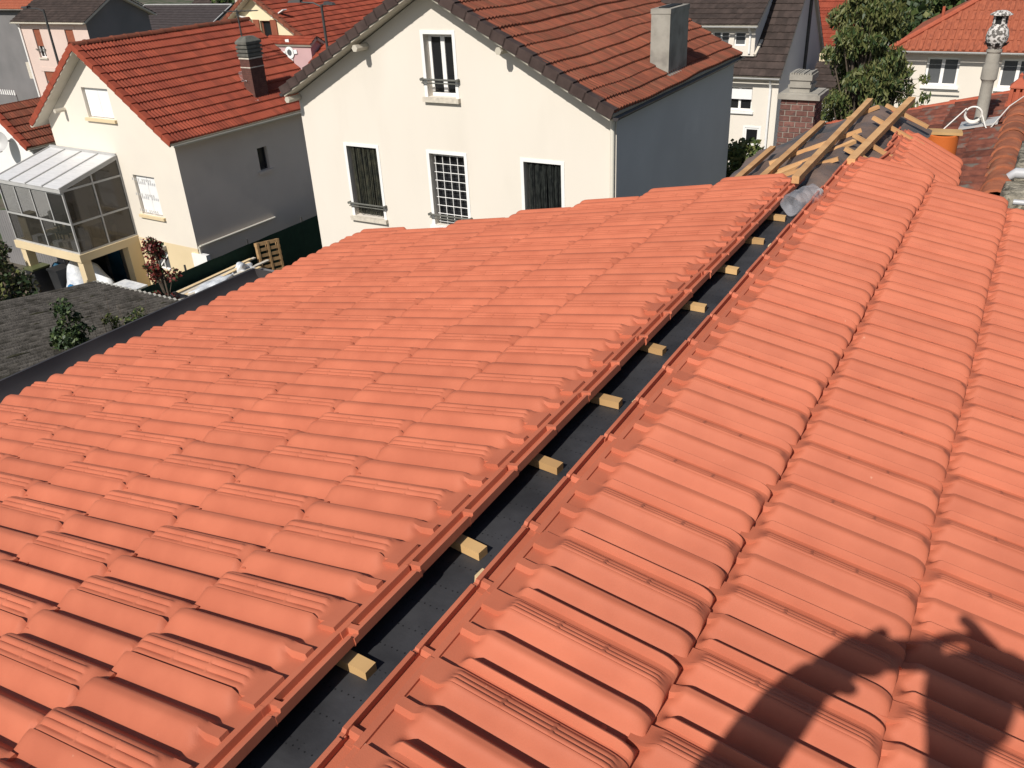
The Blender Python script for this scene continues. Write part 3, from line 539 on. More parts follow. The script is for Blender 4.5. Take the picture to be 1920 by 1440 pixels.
# orange plastic pipe end closed with a plank
pp = thing('drain_pipe', 'orange plastic pipe end standing behind the loose tiles', 'pipe', rel(-.43, 7.3, -2.05)); b = B(); b.lathe(rel(-.53, 7.3, -2.1), [(.105, 0), (.105, .40), (.111, .405), (.111, .55), (.10, .556), (.097, .35)], 26); b.build('pipe_body', M['orange_pipe'], pp, True, 40)
b = B(); b.obox(rel(-.675, 7.22, -1.543), (.28, .03, .0), (-.02, .13, 0), (0, 0, .02)); tag(b.build('wood_plank', M['wood']), 'short plank laid over the mouth of the orange pipe', 'plank')
# rough concrete copings with grey pipes at the right edge
b = B(); rgx = random.Random(5)
def rock(name, c, s, m, label):
    bm = bmesh.new(); bmesh.ops.create_cube(bm, size=1); bmesh.ops.subdivide_edges(bm, edges=bm.edges[:], cuts=6, use_grid_fill=True)
    for vv in bm.verts: p = vv.co; p *= 1 - .12 * max(0, p.length - .62); vv.co = Vector((p.x * s[0], p.y * s[1], p.z * s[2])) + Vector([rgx.uniform(-1, 1) for _ in range(3)]) * .012
    me = bpy.data.meshes.new(name); bm.to_mesh(me); bm.free(); me.materials.append(M[m]); me.polygons.foreach_set('use_smooth', [True] * len(me.polygons)); o = bpy.data.objects.new(name, me); o.location = c; COL.objects.link(o); return tag(o, label, 'coping', 'rough concrete copings')
rock('coping_block', rel(.27, 5.42, -1.53), (.62, .36, .22), 'rough_stone', 'rough mossy concrete block nearest the finished tiles, at the photo right edge')
rock('coping_block', rel(.30, 6.15, -1.50), (.60, .62, .22), 'rough_stone', 'longer mossy concrete block beside the half-round ridge tiles')
b = B(); b.tube([rel(-.03, 5.58, -1.40), rel(.0, 5.585, -1.375), rel(.6, 5.62, -1.37)], [.022, .03, .026], 10); tag(b.build('metal_pipe', M['metal'], None, True), 'grey metal pipe lying between two mossy concrete blocks', 'pipe', 'metal pipes at the roof edge')
b = B(); b.tube([rel(.02, 5.02, -1.385), rel(.6, 5.05, -1.385)], .014, 10); tag(b.build('metal_pipe', M['metal'], None, True), 'thin bright metal tube beside the end of the finished tiles', 'pipe', 'metal pipes at the roof edge')

# old brick chimney, brick by brick
ch = thing('brick_chimney', 'old dark red brick chimney with a stone slab and a broken grey pot', 'chimney', rel(-2.36, 10.8, -2.7)); cx0, cx1, cy0, cy1 = -2.565, -2.165, 10.6, 11.0
b = B(); b.box(cx0 + .008, cy0 + .008, Z0 - 3.4, cx1 - .008, cy1 - .008, Z0 - 1.935); b.build('mortar_core', M['mortar'], ch)
bh, bl = .052, .118; row = 0; z = Z0 - 2.72; bme = {}
def brick(x0, y0, z0, sx, sy):
    k = (round(sx, 3), round(sy, 3))
    if k not in bme:
        q = B(); q.box(0, 0, 0, sx, sy, bh); me = bpy.data.meshes.new('brick'); me.from_pydata([tuple(t) for t in q.v], [], q.f); me.materials.append(M['brick']); bme[k] = me
    place('brick', bme[k], ch, Matrix.Translation((x0 + rg.uniform(-.002, .002), y0 + rg.uniform(-.002, .002), z0)))
while z < Z0 - 1.99:
    off = (row % 2) * -(bl + .012) / 2
    for side in range(4):
        t = off
        while t < .40 - .012:
            a, e = max(0, t), min(.40, t + bl)
            if e - a > .02:
                if side == 0: brick(cx0 + a, cy0, z, e - a, .05)
                elif side == 1 and .052 < e and a < .348: brick(cx1 - .05, cy0 + max(a, .052), z, .05, min(e, .348) - max(a, .052))
                elif side == 2: brick(cx0 + a, cy1 - .05, z, e - a, .05)
                elif side == 3 and .052 < e and a < .348: brick(cx0, cy0 + max(a, .052), z, .05, min(e, .348) - max(a, .052))
            t += bl + .012
    z += bh + .0125; row += 1
b = B(); b.box(cx0 - .035, cy0 - .04, Z0 - 1.955, cx1 + .05, cy1 + .04, Z0 - 1.90); b.box(cx0 - .01, cy0 - .01, Z0 - 1.90, cx1 + .02, cy1 + .01, Z0 - 1.885); b.build('slab', M['concrete'], ch)
b = B(); b.box(-2.49, 10.65, Z0 - 1.885, -2.26, 10.92, Z0 - 1.83); b.box(-2.505, 10.63, Z0 - 1.83, -2.245, 10.94, Z0 - 1.80); b.box(-2.49, 10.645, Z0 - 1.80, -2.26, 10.925, Z0 - 1.75); b.box(-2.50, 10.63, Z0 - 1.75, -2.24, 10.94, Z0 - 1.69)
for k in range(9): x = -2.50 + .028 * k; b.box(x, 10.635, Z0 - 1.69, x + .022, 10.93, Z0 - 1.68 + rg.uniform(0, .022))
b.build('pot', M['concrete'], ch)

# ---------------------------------------------------------------- houses
def gable_house(name, label, fr, u0, u1, v0, v1, um, zr, k, og, oe, nc, mw, tile, deckm, holes=None, mright=None, mleft=None, vergem=None, ridge=None, pitch=.1, amp=.02, base=-Z0, gut='gutter', courses=(True, True), dz=.17, wob=0.0, ogb=None, cat='house', thick=.12):
    holes = holes or {}; ogb = og if ogb is None else ogb
    t = thing(name, label, cat, fr.p((u0 + u1) / 2, (v0 + v1) / 2, base)); zs = lambda u: zr - k * abs(u - um) - dz
    top = [(u0, base), (u1, base), (u1, zs(u1)), (um, zr - dz), (u0, zs(u0))]; O = Vector((0, 0, 0))
    wall('wall', M[mw], t, fr.V * v0, fr.U, -fr.V, top, holes.get('front', ()))
    wall('wall', M[mleft or mw], t, fr.V * v1, fr.U, fr.V, top)
    wall('wall', M[mright or mw], t, fr.U * u1, fr.V, fr.U, [(v0, base), (v1, base), (v1, zs(u1)), (v0, zs(u1))], holes.get('right', ()))
    wall('wall', M[mleft or mw], t, fr.U * u0, fr.V, -fr.U, [(v0, base), (v1, base), (v1, zs(u0)), (v0, zs(u0))], holes.get('left', ()))
    b = B(); fr.box(b, u0 + .35, v0 + .35, base, u1 - .35, v1 - .35, min(zs(u0), zs(u1)) - .05); b.build('interior', M['dark'], t)
    ln = v1 - v0 + og + ogb
    for sgn, ue, cs in ((1, u1 + oe, courses[0]), (-1, u0 - oe, courses[1])):
        run = abs(ue - um); S = (fr.U * -sgn + fr.Z * k).normalized(); sl_ = run * math.sqrt(1 + k * k); p0 = fr.p(ue, v0 - og, zr - k * run)
        d = roof_slope(t, p0, fr.V, S, ln, sl_, nc, M[tile], M[deckm], pitch, amp, thick, tile, cs, wob)
        if vergem: verge(t, p0, fr.V, S, sl_, nc, M[vergem], -fr.V)
        if gut: gutter(t, fr.p(ue + sgn * .05, v0 - og + .02, zr - k * run - .06), fr.p(ue + sgn * .05, v1 + ogb - .02, zr - k * run - .06), .065, M[gut])
    if ridge: ridge_tiles(t, fr.p(um, v0 - og - .02, zr + .0), fr.p(um, v1 + ogb, zr + .0), .12, ridge[1], M[ridge[0]])
    return t

# ---- cream house, centre
f0 = Fr(0); O0 = f0.V * 15.5
wC = [(-11.2, -3.16, -10.48, -1.91), (-13.69, -6.05, -12.80, -4.375), (-11.32, -6.0, -10.40, -4.37), (-8.92, -6.0, -8.04, -4.36)]
C = gable_house('house', 'tall cream gabled house with worn red-brown tiles and dark brown verges, photo centre', f0, -14.95, -6.82, 15.5, 22.9, -10.95, -.90, .547, .42, .10, 15, 'cream', 'worn_tile', 'soffit', {'front': wC}, 'shade_cream', 'cream', 'brown_verge', ('worn_tile', 20), pitch=.135, amp=.040, wob=.008, ogb=.25)
window(C, O0, f0.U, -f0.V, *wC[0], 2, 'white', 'pane', .22, .07, 'stone', 'white', rail=.36)
w2 = window(C, O0, f0.U, -f0.V, *wC[1], 1, 'dark_metal', 'pane', .24, .05, 'stone', 'white', rail=.32)
w3 = window(C, O0, f0.U, -f0.V, *wC[2], 1, 'dark_metal', 'pane', .24, .04, 'white', 'white', rail=.25)
w4 = window(C, O0, f0.U, -f0.V, *wC[3], 1, 'dark_metal', 'pane', .24, .05, None, 'white')
def beads(parent, a0, z0, a1, z1, v, m, seed):                # hanging bead strings
    r = random.Random(seed); b = B(); n = int((a1 - a0) / .021)
    for i in range(n):
        a = a0 + (a1 - a0) * (i + .5) / n + r.uniform(-.005, .005); yy = v - .10 + .03 * math.sin(i * .9) + r.uniform(-.01, .01); lean = r.uniform(-.02, .02)
        b.tube([f0.p(a, yy, z1 - .02), f0.p(a + lean, yy + .01, (z0 + z1) / 2), f0.p(a + lean * 1.6, yy, z0 + .03)], [.008, .009, .008], 4, False)
    b.build('bead_curtain', M[m], parent)
beads(w2, -13.64, -6.03, -12.86, -4.40, 15.66, 'bead', 1); beads(w4, -8.88, -6.0, -8.08, -4.38, 15.66, 'bead2', 2)
gb = B()                                                      # white wire grid in front of the middle opening
for i in range(5): a = -11.24 + .79 * i / 4; gb.tube([f0.p(a, 15.60, -5.98), f0.p(a, 15.60, -4.40)], .009, 5)
for i in range(9): z = -5.94 + 1.52 * i / 8; gb.tube([f0.p(-11.28, 15.595, z), f0.p(-10.42, 15.595, z)], .009, 5)
gb.build('wire_grid', M['white'], w3)
b = B()
for i in range(4):
    for j in range(8): b.lathe(f0.p(-11.24 + .79 * (i + .5) / 4, 15.72, -5.94 + 1.52 * (j + .5) / 8), [(.075, 0), (.06, .012), (.055, .012), (.001, .004)], 12, (0, -1, 0))
b.build('glass_block', M['black_plastic'], w3)
b = B(); b.box(-9.0, 15.46, Z0 - 4.27, -8.35, 15.49, Z0 - 4.22); 
b = B(); b.tube([f0.p(-6.88, 15.44, -3.35), f0.p(-6.88, 15.44, -10.8)], .045, 10); b.build('drain_pipe', M['pipe'], C, True)
for u, z in ((-12.72, -2.17), (-14.92, -3.33), (-9.15, -2.15)):
    b = B(); b.tube([f0.p(u, 15.52, z), f0.p(u, 15.08, z)], .075, 6); b.build('purlin_end', M['soffit'], C)
cu0, cu1, cv0, cv1 = -7.40, -6.97, 18.58, 19.72
b = B(); f0.box(b, cu0, cv0, -3.4, cu1, cv1, -1.735); f0.box(b, cu0 - .012, cv0 - .012, -1.82, cu1 + .012, cv1 + .012, -1.72); ck = b.build('chimney', M['concrete'], C); ck['label'] = 'square grey rendered chimney'
b = B(); f0.box(b, cu0 + .1, cv0 + .15, -1.735, cu1 - .1, cv1 - .15, -1.70); b.build('flue_opening', M['dark'], ck)
b = B(); b.obox(f0.p(cu0 - .08, cv0 - .1, -2.86), f0.U * .6 + f0.Z * -.33, f0.V * .09, f0.Z * .06); b.obox(f0.p(cu1, cv0 - .08, -3.1), f0.U * .06 + f0.Z * -.033, f0.V * 1.28, f0.Z * .07); b.build('flashing', M['concrete'], ck)

# ---- cream house with red roof, left
f2 = Fr(2.0); OL = f2.V * 17.0
wL = [(-27.36, -4.93, -25.98, -3.98), (-25.79, -8.0, -24.70, -6.67), (-25.68, -9.92, -24.95, -9.24)]
Lh = gable_house('house', 'cream house with bright red tiles, closed white shutters and a conservatory against it', f2, -29.75, -23.3, 17.0, 23.4, -26.6, -2.66, .727, .42, .42, 13, 'cream2', 'red_tile', 'soffit', {'front': wL, 'right': [(20.22, -7.1, 20.66, -6.33)]}, 'shade_pale_render', 'cream2', 'red_verge', ('worn_tile', 15), pitch=.125, amp=.036, gut='pipe')
window(Lh, OL, f2.U, -f2.V, *wL[0], 1, 'white', 'pane', .2, .05, 'sand', None, shut='shutter'); w = window(Lh, OL, f2.U, -f2.V, *wL[1], 1, 'white', 'pane', .2, .05, 'sand', None, shut='shutter')
b = B()
for zz in (-6.82, -7.32, -7.86):
    for i in range(10):
        if i != 4: b.obox(OL + f2.p(-25.72 + .1 * i, -.098 + .2 - .206, zz), f2.U * .035, f2.V * .008, f2.Z * .085)
b.build('vent_slot', M['alu'], w)
w = window(Lh, OL, f2.U, -f2.V, *wL[2], 1, 'white', 'pane2', .12, .05); b = B(); b.bar(OL + f2.p(-25.66, .06, -9.9), OL + f2.p(-24.97, .06, -9.3), .04, .03, f2.V); b.bar(OL + f2.p(-25.32, .055, -9.9), OL + f2.p(-25.32, .055, -9.26), .03, .03, f2.V); b.build('grille', M['white'], w)
window(Lh, f2.U * -23.3, f2.V, f2.U, 20.22, -7.1, 20.66, -6.33, 1, 'dark_metal', 'pane', .18, .04, 'shade_pale_render')
b = B(); f2.box(b, -29.75, 16.975, -Z0, -23.29, 16.998, -8.9); 
wall('plinth', M['dark_render'], Lh, f2.V * 16.985, f2.U, -f2.V, [(-29.7, -Z0), (-26.4, -Z0), (-26.4, -9.1), (-29.7, -9.1)])  # dark colour stands in for the shade beneath the conservatory
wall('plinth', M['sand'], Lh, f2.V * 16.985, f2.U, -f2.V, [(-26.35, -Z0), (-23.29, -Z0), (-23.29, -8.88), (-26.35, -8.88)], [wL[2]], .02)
b = B(); b.tube([f2.p(-23.22, 17.05, -8.80), f2.p(-23.22, 20.4, -8.78)], .035, 8); b.tube([f2.p(-23.24, 17.02, -8.8), f2.p(-23.24, 17.02, -10.8)], .03, 8); b.build('drain_pipe', M['pipe'], Lh, True)
b = B(); f2.box(b, -25.12, 16.8, -9.12, -24.92, 17.0, -9.0); b.tube([f2.p(-25.1, 16.92, -8.97), f2.p(-26.3, 16.96, -8.93)], .012, 5); b.build('wall_lamp', M['alu'], Lh)
b = B(); b.tube([f2.p(-28.6, 17.0, -4.75), f2.p(-28.6, 16.62, -4.75)], .07, 6); b.build('purlin_end', M['soffit'], Lh)
# its brick chimney with a louvred grey head
c0, c1, d0, d1 = -24.05, -23.60, 20.85, 21.45
b = B(); f2.box(b, c0, d0, -5.1, c1, d1, -3.52); ck = b.build('chimney', M['chimney_brick'], Lh)
b = B()
for i in range(21): z = -5.05 + .073 * i; f2.box(b, c0 - .004, d0 - .004, z, c1 + .004, d1 + .004, z + .058)
b.build('brick_course', M['old_brick'], ck); b = B(); f2.box(b, c0 - .02, d0 - .02, -3.55, c1 + .02, d1 + .02, -3.51); f2.box(b, c0 - .012, d0 - .012, -3.83, c1 + .012, d1 + .012, -3.80); b.build('band', M['stone'], ck)
b = B(); um_, vm_ = (c0 + c1) / 2, (d0 + d1) / 2
for i in range(4):
    z = -3.51 + .125 * i; f2.box(b, c0 - .0, d0 - .0, z, c1 + .0, d1 + .0, z + .045); f2.box(b, c0 - .04, d0 - .04, z + .045, c1 + .04, d1 + .04, z + .125)
pts = [f2.p(a, v_, -3.01) for a, v_ in ((c0 - .04, d0 - .04), (c1 + .04, d0 - .04), (c1 + .04, d1 + .04), (c0 - .04, d1 + .04))] + [f2.p(a, v_, -2.86) for a, v_ in ((c0 + .1, d0 + .12), (c1 - .1, d0 + .12), (c1 - .1, d1 - .12), (c0 + .1, d1 - .12))]
b.hexa(pts); b.build('louvre', M['old_concrete'], ck)
b = B(); f2.box(b, c0 - .06, d0 - .12, -4.98, c1 + .12, d0, -4.84); f2.box(b, c1, d0 - .1, -5.12, c1 + .10, d1 + .1, -5.0); b.build('flashing', M['white'], ck)
# aerial on its roof
an = thing('aerial', 'thin roof aerial mast with horizontal rods behind the louvred chimney', 'aerial', f2.p(-24.9, 21.9, -3.9)); b = B(); b.tube([f2.p(-24.9, 21.9, -3.95), f2.p(-24.95, 21.9, -2.12)], .03, 6); b.build('mast', M['dark_metal'], an)
b = B(); b.tube([f2.p(-25.6, 21.75, -2.18), f2.p(-24.1, 22.05, -2.16)], .02, 5)
for i in range(7): u = -25.55 + .22 * i; b.tube([f2.p(u, 21.75 + .045 * i - .2, -2.17), f2.p(u, 21.75 + .045 * i + .2, -2.17)], .007, 4)
b.build('boom', M['dark_metal'], an)
b = B(); b.tube([f2.p(-24.55, 21.3, -4.0), f2.p(-23.85, 20.8, -4.25)], .013, 5)
for i in range(8): p = f2.p(-24.5 + .085 * i, 21.27 - .062 * i, -4.02 - .03 * i); b.tube([p - Vector((.1, .12, .02)), p + Vector((.1, .12, .02))], .007, 4)
tag(b.build('aerial', M['alu']), 'small comb aerial fixed to the side of the brick chimney', 'aerial')
# conservatory on stilts
cv = thing('conservatory', 'glazed conservatory on stilts with a white ribbed lean-to roof, against the red-roofed cream house', 'conservatory', f2.p(-28.2, 15.9, -Z0))
cl, cr_, cf, cb = -30.1, -26.39, 14.8, 17.0; zf, zb, zs_, zm = -6.72, -6.17, -8.83, -7.86
b = B(); f2.box(b, cl - .05, cf - .06, zs_ - .26, cr_ + .04, cb - .002, zs_); b.build('floor_slab', M['sand'], cv)
for u in (cl + .1, cr_ - .30):
    b = B(); f2.box(b, u, cf, -Z0, u + .30, cf + .30, zs_ - .26); b.build('post', M['sand'], cv)
b = B(); f2.box(b, cr_ - .32, cb - .5, -Z0, cr_ + .02, cb - .01, zs_ - .26); b.build('pier', M['sand'], cv)
zt = lambda v_: zf + (zb - zf) * (v_ - cf) / (cb - cf)
b = B(); w_ = .055
for u in (cl, cr_ - w_): f2.box(b, u, cf, zs_, u + w_, cf + w_, zf)
f2.box(b, cr_ - w_, cb - w_ - .005, zs_, cr_, cb - .005, zb - .02)
for z in (zs_, zm, zf - .14): f2.box(b, cl + w_, cf + .003, z, cr_ - w_, cf + .052, z + .06)
f2.box(b, cl - .05, cf - .07, zf - .07, cr_ + .03, cf - .002, zf + .03)
for i in (1, 2, 3): u = cl + (cr_ - cl) * i / 4; f2.box(b, u - .025, cf + .006, zm + .06, u + .025, cf + .049, zf - .14)
u = cl + (cr_ - cl) * .53; f2.box(b, u - .025, cf + .006, zs_ + .06, u + .025, cf + .049, zm)
for z in (zs_, zm, zf - .06): f2.box(b, cr_ - .052, cf + w_, z, cr_ - .003, cb - w_ - .005, z + .06)
vm_ = (cf + cb) / 2 + .02; f2.box(b, cr_ - .049, vm_ - .025, zs_ + .06, cr_ - .006, vm_ + .025, zt(vm_) - .05)
b.bar(f2.p(cr_ - .02, cf - .05, zf + .0), f2.p(cr_ - .02, cb - .01, zb + .0), .06, .08); b.build('frame', M['alu'], cv)
for i in range(4):
    a, e = cl + (cr_ - cl) * i / 4, cl + (cr_ - cl) * (i + 1) / 4
    q = B(); q.hexa([f2.p(a + .012, cf - .04, zf + .045), f2.p(e - .012, cf - .04, zf + .045), f2.p(e - .012, cb - .03, zb + .045), f2.p(a + .012, cb - .03, zb + .045), f2.p(a + .012, cf - .04, zf + .065), f2.p(e - .012, cf - .04, zf + .065), f2.p(e - .012, cb - .03, zb + .065), f2.p(a + .012, cb - .03, zb + .065)]); q.build('roof_panel', M['poly'], cv)
for i in range(5): a = cl + (cr_ - cl) * i / 4; q = B(); q.bar(f2.p(a, cf - .06, zf + .075), f2.p(a, cb - .02, zb + .075), .05, .05); q.build('rafter', M['alu'], cv)
q = B(); f2.box(q, cl, cb - .06, zb + .04, cr_, cb - .002, zb + .14); q.build('flashing', M['alu'], cv)
for i in range(4): a, e = cl + (cr_ - cl) * i / 4, cl + (cr_ - cl) * (i + 1) / 4; q = B(); f2.box(q, a + .03, cf + .022, zm + .06, e - .03, cf + .030, zf - .14); q.build('pane', M['veranda_glass'], cv)
for a, e in ((cl + .05, cl + (cr_ - cl) * .53 - .02), (cl + (cr_ - cl) * .53 + .02, cr_ - .05)): q = B(); f2.box(q, a, cf + .022, zs_ + .06, e, cf + .030, zm); q.build('pane', M['veranda_glass'], cv)
for a, e in ((cf + .05, vm_ - .02), (vm_ + .02, cb - .06)):
    for z, z2 in ((zs_ + .06, zm), (zm + .06, zf - .06)): q = B(); f2.box(q, cr_ - .034, a, z, cr_ - .026, e, z2); q.build('pane', M['side_glass'], cv)
    q = B(); q.hexa([f2.p(cr_ - .034, a, zf), f2.p(cr_ - .026, a, zf), f2.p(cr_ - .026, e, zf), f2.p(cr_ - .034, e, zf), f2.p(cr_ - .034, a, zt(a) - .01), f2.p(cr_ - .026, a, zt(a) - .01), f2.p(cr_ - .026, e, zt(e) - .01), f2.p(cr_ - .034, e, zt(e) - .01)]); q.build('pane', M['side_glass'], cv)
# things inside and beneath it
rg2 = random.Random(11)
def table(name, label, u, v_, z, w1, d1, h, m, cloth=None):
    t = thing(name, label, 'table', f2.p(u, v_, z)); b = B(); f2.box(b, u, v_, z + h - .03, u + w1, v_ + d1, z + h); b.build('table_top', M[m], t)
    for a in (u + .04, u + w1 - .08):
        for c in (v_ + .04, v_ + d1 - .08): b = B(); f2.box(b, a, c, z, a + .04, c + .04, z + h - .03); b.build('leg', M[m], t)
    if cloth:
        b = B(); f2.box(b, u - .02, v_ - .02, z + h + .001, u + w1 + .02, v_ + d1 + .02, z + h + .008); f2.box(b, u - .022, v_ - .03, z + h - .28, u + w1 + .022, v_ - .022, z + h + .006); f2.box(b, u + w1 + .022, v_ - .03, z + h - .30, u + w1 + .03, v_ + d1 + .02, z + h + .006); tag(b.build('tablecloth', M[cloth]), 'pale cloth over the long table beside the conservatory post', 'tablecloth')
table('table', 'long table under a pale cloth beside the conservatory post', -26.15, 15.2, -Z0, 1.15, .75, .74, 'dark_metal', 'sheet')
table('table', 'table seen through the conservatory side glass', -27.6, 15.4, zs_, 1.0, .8, .74, 'sand')
table('table', 'dark table inside the conservatory behind its front glass', -29.2, 15.3, zs_, 1.0, .7, .74, 'dark_metal')
for i, (u, v_) in enumerate(((-29.4, 16.1), (-28.2, 16.2), (-27.4, 16.3), (-28.0, 15.1))):
    t = thing('chair', ['chair at the far left inside the conservatory', 'chair in the middle of the conservatory', 'chair near the wall inside the conservatory side glass', 'chair just behind the conservatory front glass'][i], 'chair', f2.p(u, v_, zs_)); b = B(); f2.box(b, u, v_, zs_ + .42, u + .42, v_ + .42, zs_ + .46); b.build('seat', M['dark_metal'], t); b = B(); f2.box(b, u, v_ + .38, zs_ + .46, u + .42, v_ + .42, zs_ + .95); b.build('backrest', M['black_plastic'], t)
    for a in (0, .38):
        for c in (0, .38): b = B(); f2.box(b, u + a, v_ + c, zs_, u + a + .035, v_ + c + .035, zs_ + .42); b.build('leg', M['dark_metal'], t)
t = thing('cabinet', 'pale yellow cabinet inside the conservatory at its left end', 'cabinet', f2.p(-29.8, 15.0, zs_)); b = B(); f2.box(b, -29.9, 15.0, zs_ + .002, -29.45, 15.45, zs_ + .85); b.build('cabinet_body', M['yellow'], t); b = B(); f2.box(b, -29.93, 14.98, zs_ + .852, -29.42, 15.47, zs_ + .89); b.build('cabinet_top', M['sand'], t)
cl_ = thing('shelf', 'added shelf of dark clutter standing in for shade under the conservatory', 'shelf', f2.p(-29, 16.4, -Z0)); b = B()  # shelf and its boxes are added dark clutter to deepen the shade here
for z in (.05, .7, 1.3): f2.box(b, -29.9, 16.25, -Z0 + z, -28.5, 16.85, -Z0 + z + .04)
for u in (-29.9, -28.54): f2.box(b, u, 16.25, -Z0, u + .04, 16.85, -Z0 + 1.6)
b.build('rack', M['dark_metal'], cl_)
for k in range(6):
    u, z = (-29.8, -29.1)[k // 3] + .1 * rg2.random(), (.09, .74, 1.34)[k % 3]; q = B(); f2.box(q, u, 16.22 + .1 * rg2.random(), -Z0 + z, u + .3 + .15 * rg2.random(), 16.8, -Z0 + z + .2 + .22 * rg2.random()); tag(q.build('box', M[('dark_render', 'terracotta', 'black_plastic', 'bark', 'stone')[k % 5]]), 'added box on the ' + ('bottom', 'middle', 'top')[k % 3] + ' board of the dark shelf under the conservatory, ' + ('left', 'right')[k // 3] + ' end', 'box', 'added boxes on the dark shelf')
b = B(); b.lathe(f2.p(-28.7, 15.5, zs_ + .745), [(.001, 0), (.07, 0), (.09, .2), (.06, .26), (.001, .26)], 12); tag(b.build('pot', M['white'], None, True), 'small white pot on the dark conservatory table', 'pot')
for k, (u, v_, m, h_) in enumerate(((-29.3, 14.95, 'white', .22), (-28.75, 15.0, 'alu', .30), (-28.1, 14.95, 'white', .18), (-27.6, 15.0, 'stone', .26), (-27.0, 14.95, 'white', .34))):
    q = B(); f2.box(q, u, v_, zs_ + .002, u + .34, v_ + .28, zs_ + h_); tag(q.build('crate', M[m]), ['first', 'second', 'third', 'fourth', 'last'][k] + ' pale crate from the left on the conservatory floor behind its front glass', 'crate', 'crates inside the conservatory')
b = B(); f2.box(b, -28.45, 16.95, -Z0, -27.7, 16.985, -9.2); d = b.build('door', M['blue_door'], Lh); d['label'] = 'blue door under the conservatory'
def lump(name, label, cat, c, r, m, seed, rough=.35, n=5, group=None):
    bm = bmesh.new(); bmesh.ops.create_icosphere(bm, subdivisions=4, radius=1); q = random.Random(seed); dirs = [(Vector([q.gauss(0, 1) for _ in range(3)]).normalized(), q.uniform(3, 9), q.uniform(0, 6)) for _ in range(n)]
    for vv in bm.verts:
        s = 1 + sum(rough / n * math.sin(d.dot(vv.co) * f_ + p_) for d, f_, p_ in dirs); vv.co = Vector((vv.co.x * r[0] * s, vv.co.y * r[1] * s, max(-.05, vv.co.z) * r[2] * s))
    me = bpy.data.meshes.new(name); bm.to_mesh(me); bm.free(); me.materials.append(M[m]); me.polygons.foreach_set('use_smooth', [True] * len(me.polygons)); o = bpy.data.objects.new(name, me); o.location = c; COL.objects.link(o); return tag(o, label, cat, group)
lump('tarpaulin', 'crumpled white plastic sheeting heaped behind the conservatory post', 'tarpaulin', f2.p(-27.7, 15.6, -Z0 + .02), (.8, .65, 1.05), 'sheet', 4, .9, 9)
lump('tarpaulin', 'bright blue plastic sheet at the foot of the white heap', 'tarpaulin', f2.p(-27.3, 14.7, -Z0 + .02), (.65, .4, .6), 'blue', 5, .7, 8)
lump('bag', 'round pale sack on top of the heap under the conservatory', 'bag', f2.p(-28.7, 16.0, -Z0 + .95), (.28, .25, .3), 'stone', 6, .2)
lump('bag', 'dark blue sack behind the wheeled bins', 'bag', f2.p(-29.8, 15.8, -Z0 + .02), (.45, .4, .8), 'blue_door', 8, .3)
for i, (u, v_, m, l) in enumerate(((-28.9, 14.9, 'black_plastic', 'black wheeled bin under the conservatory edge'), (-29.8, 14.6, 'green_plastic', 'wheeled bin with olive lid near the dark shrub'))):
    t = thing('wheeled_bin', l, 'bin', f2.p(u, v_, -Z0)); b = B(); b.hexa([f2.p(u + .05, v_ + .05, -Z0 + .05), f2.p(u + .5, v_ + .05, -Z0 + .05), f2.p(u + .5, v_ + .55, -Z0 + .05), f2.p(u + .05, v_ + .55, -Z0 + .05), f2.p(u, v_, -Z0 + 1.0), f2.p(u + .55, v_, -Z0 + 1.0), f2.p(u + .55, v_ + .6, -Z0 + 1.0), f2.p(u, v_ + .6, -Z0 + 1.0)]); b.build('bin_body', M['black_plastic'], t)
    b = B(); f2.box(b, u - .02, v_ - .03, -Z0 + 1.002, u + .57, v_ + .62, -Z0 + 1.06); b.build('lid', M[m], t); b = B(); b.tube([f2.p(u + .05, v_ + .6, -Z0 + .1), f2.p(u + .5, v_ + .6, -Z0 + .1)], .1, 10); b.build('wheel', M['black_plastic'], t)

# ---- low neighbour on the far left with a satellite dish
Nh = gable_house('house', 'low white house with dull red tiles and a satellite dish, at the left edge', f0, -33.8, -30.85, 18.15, 23, -32.32, -4.92, .84, .25, .10, 6, 'white', 'worn_tile', 'soffit', {}, None, None, 'red_verge', None, pitch=.11, amp=.02, gut='pipe')
ds = thing('satellite_dish', 'grey satellite dish on the white gable at the left edge', 'dish', rel(-32.0, 17.75, -6.0)); b = B(); ax = Vector((.55, -.75, .35)).normalized(); b.lathe(rel(-32.05, 17.7, -6.05), [(.001, 0), (.2, .025), (.36, .085), (.37, .09), (.36, .075), (.2, .012), (.001, -.012)], 24, ax); b.build('reflector', M['alu'], ds, True)
b = B(); b.tube([rel(-32.05, 17.72, -6.4), rel(-31.75, 17.2, -6.35)], .02, 6); b.box(-31.80, 17.12, Z0 - 6.4, -31.70, 17.24, Z0 - 6.28); b.build('receiver_arm', M['alu'], ds); b = B(); b.tube([rel(-32.1, 18.15, -6.1), rel(-32.05, 17.75, -6.1)], .03, 6); b.build('bracket', M['alu'], ds)

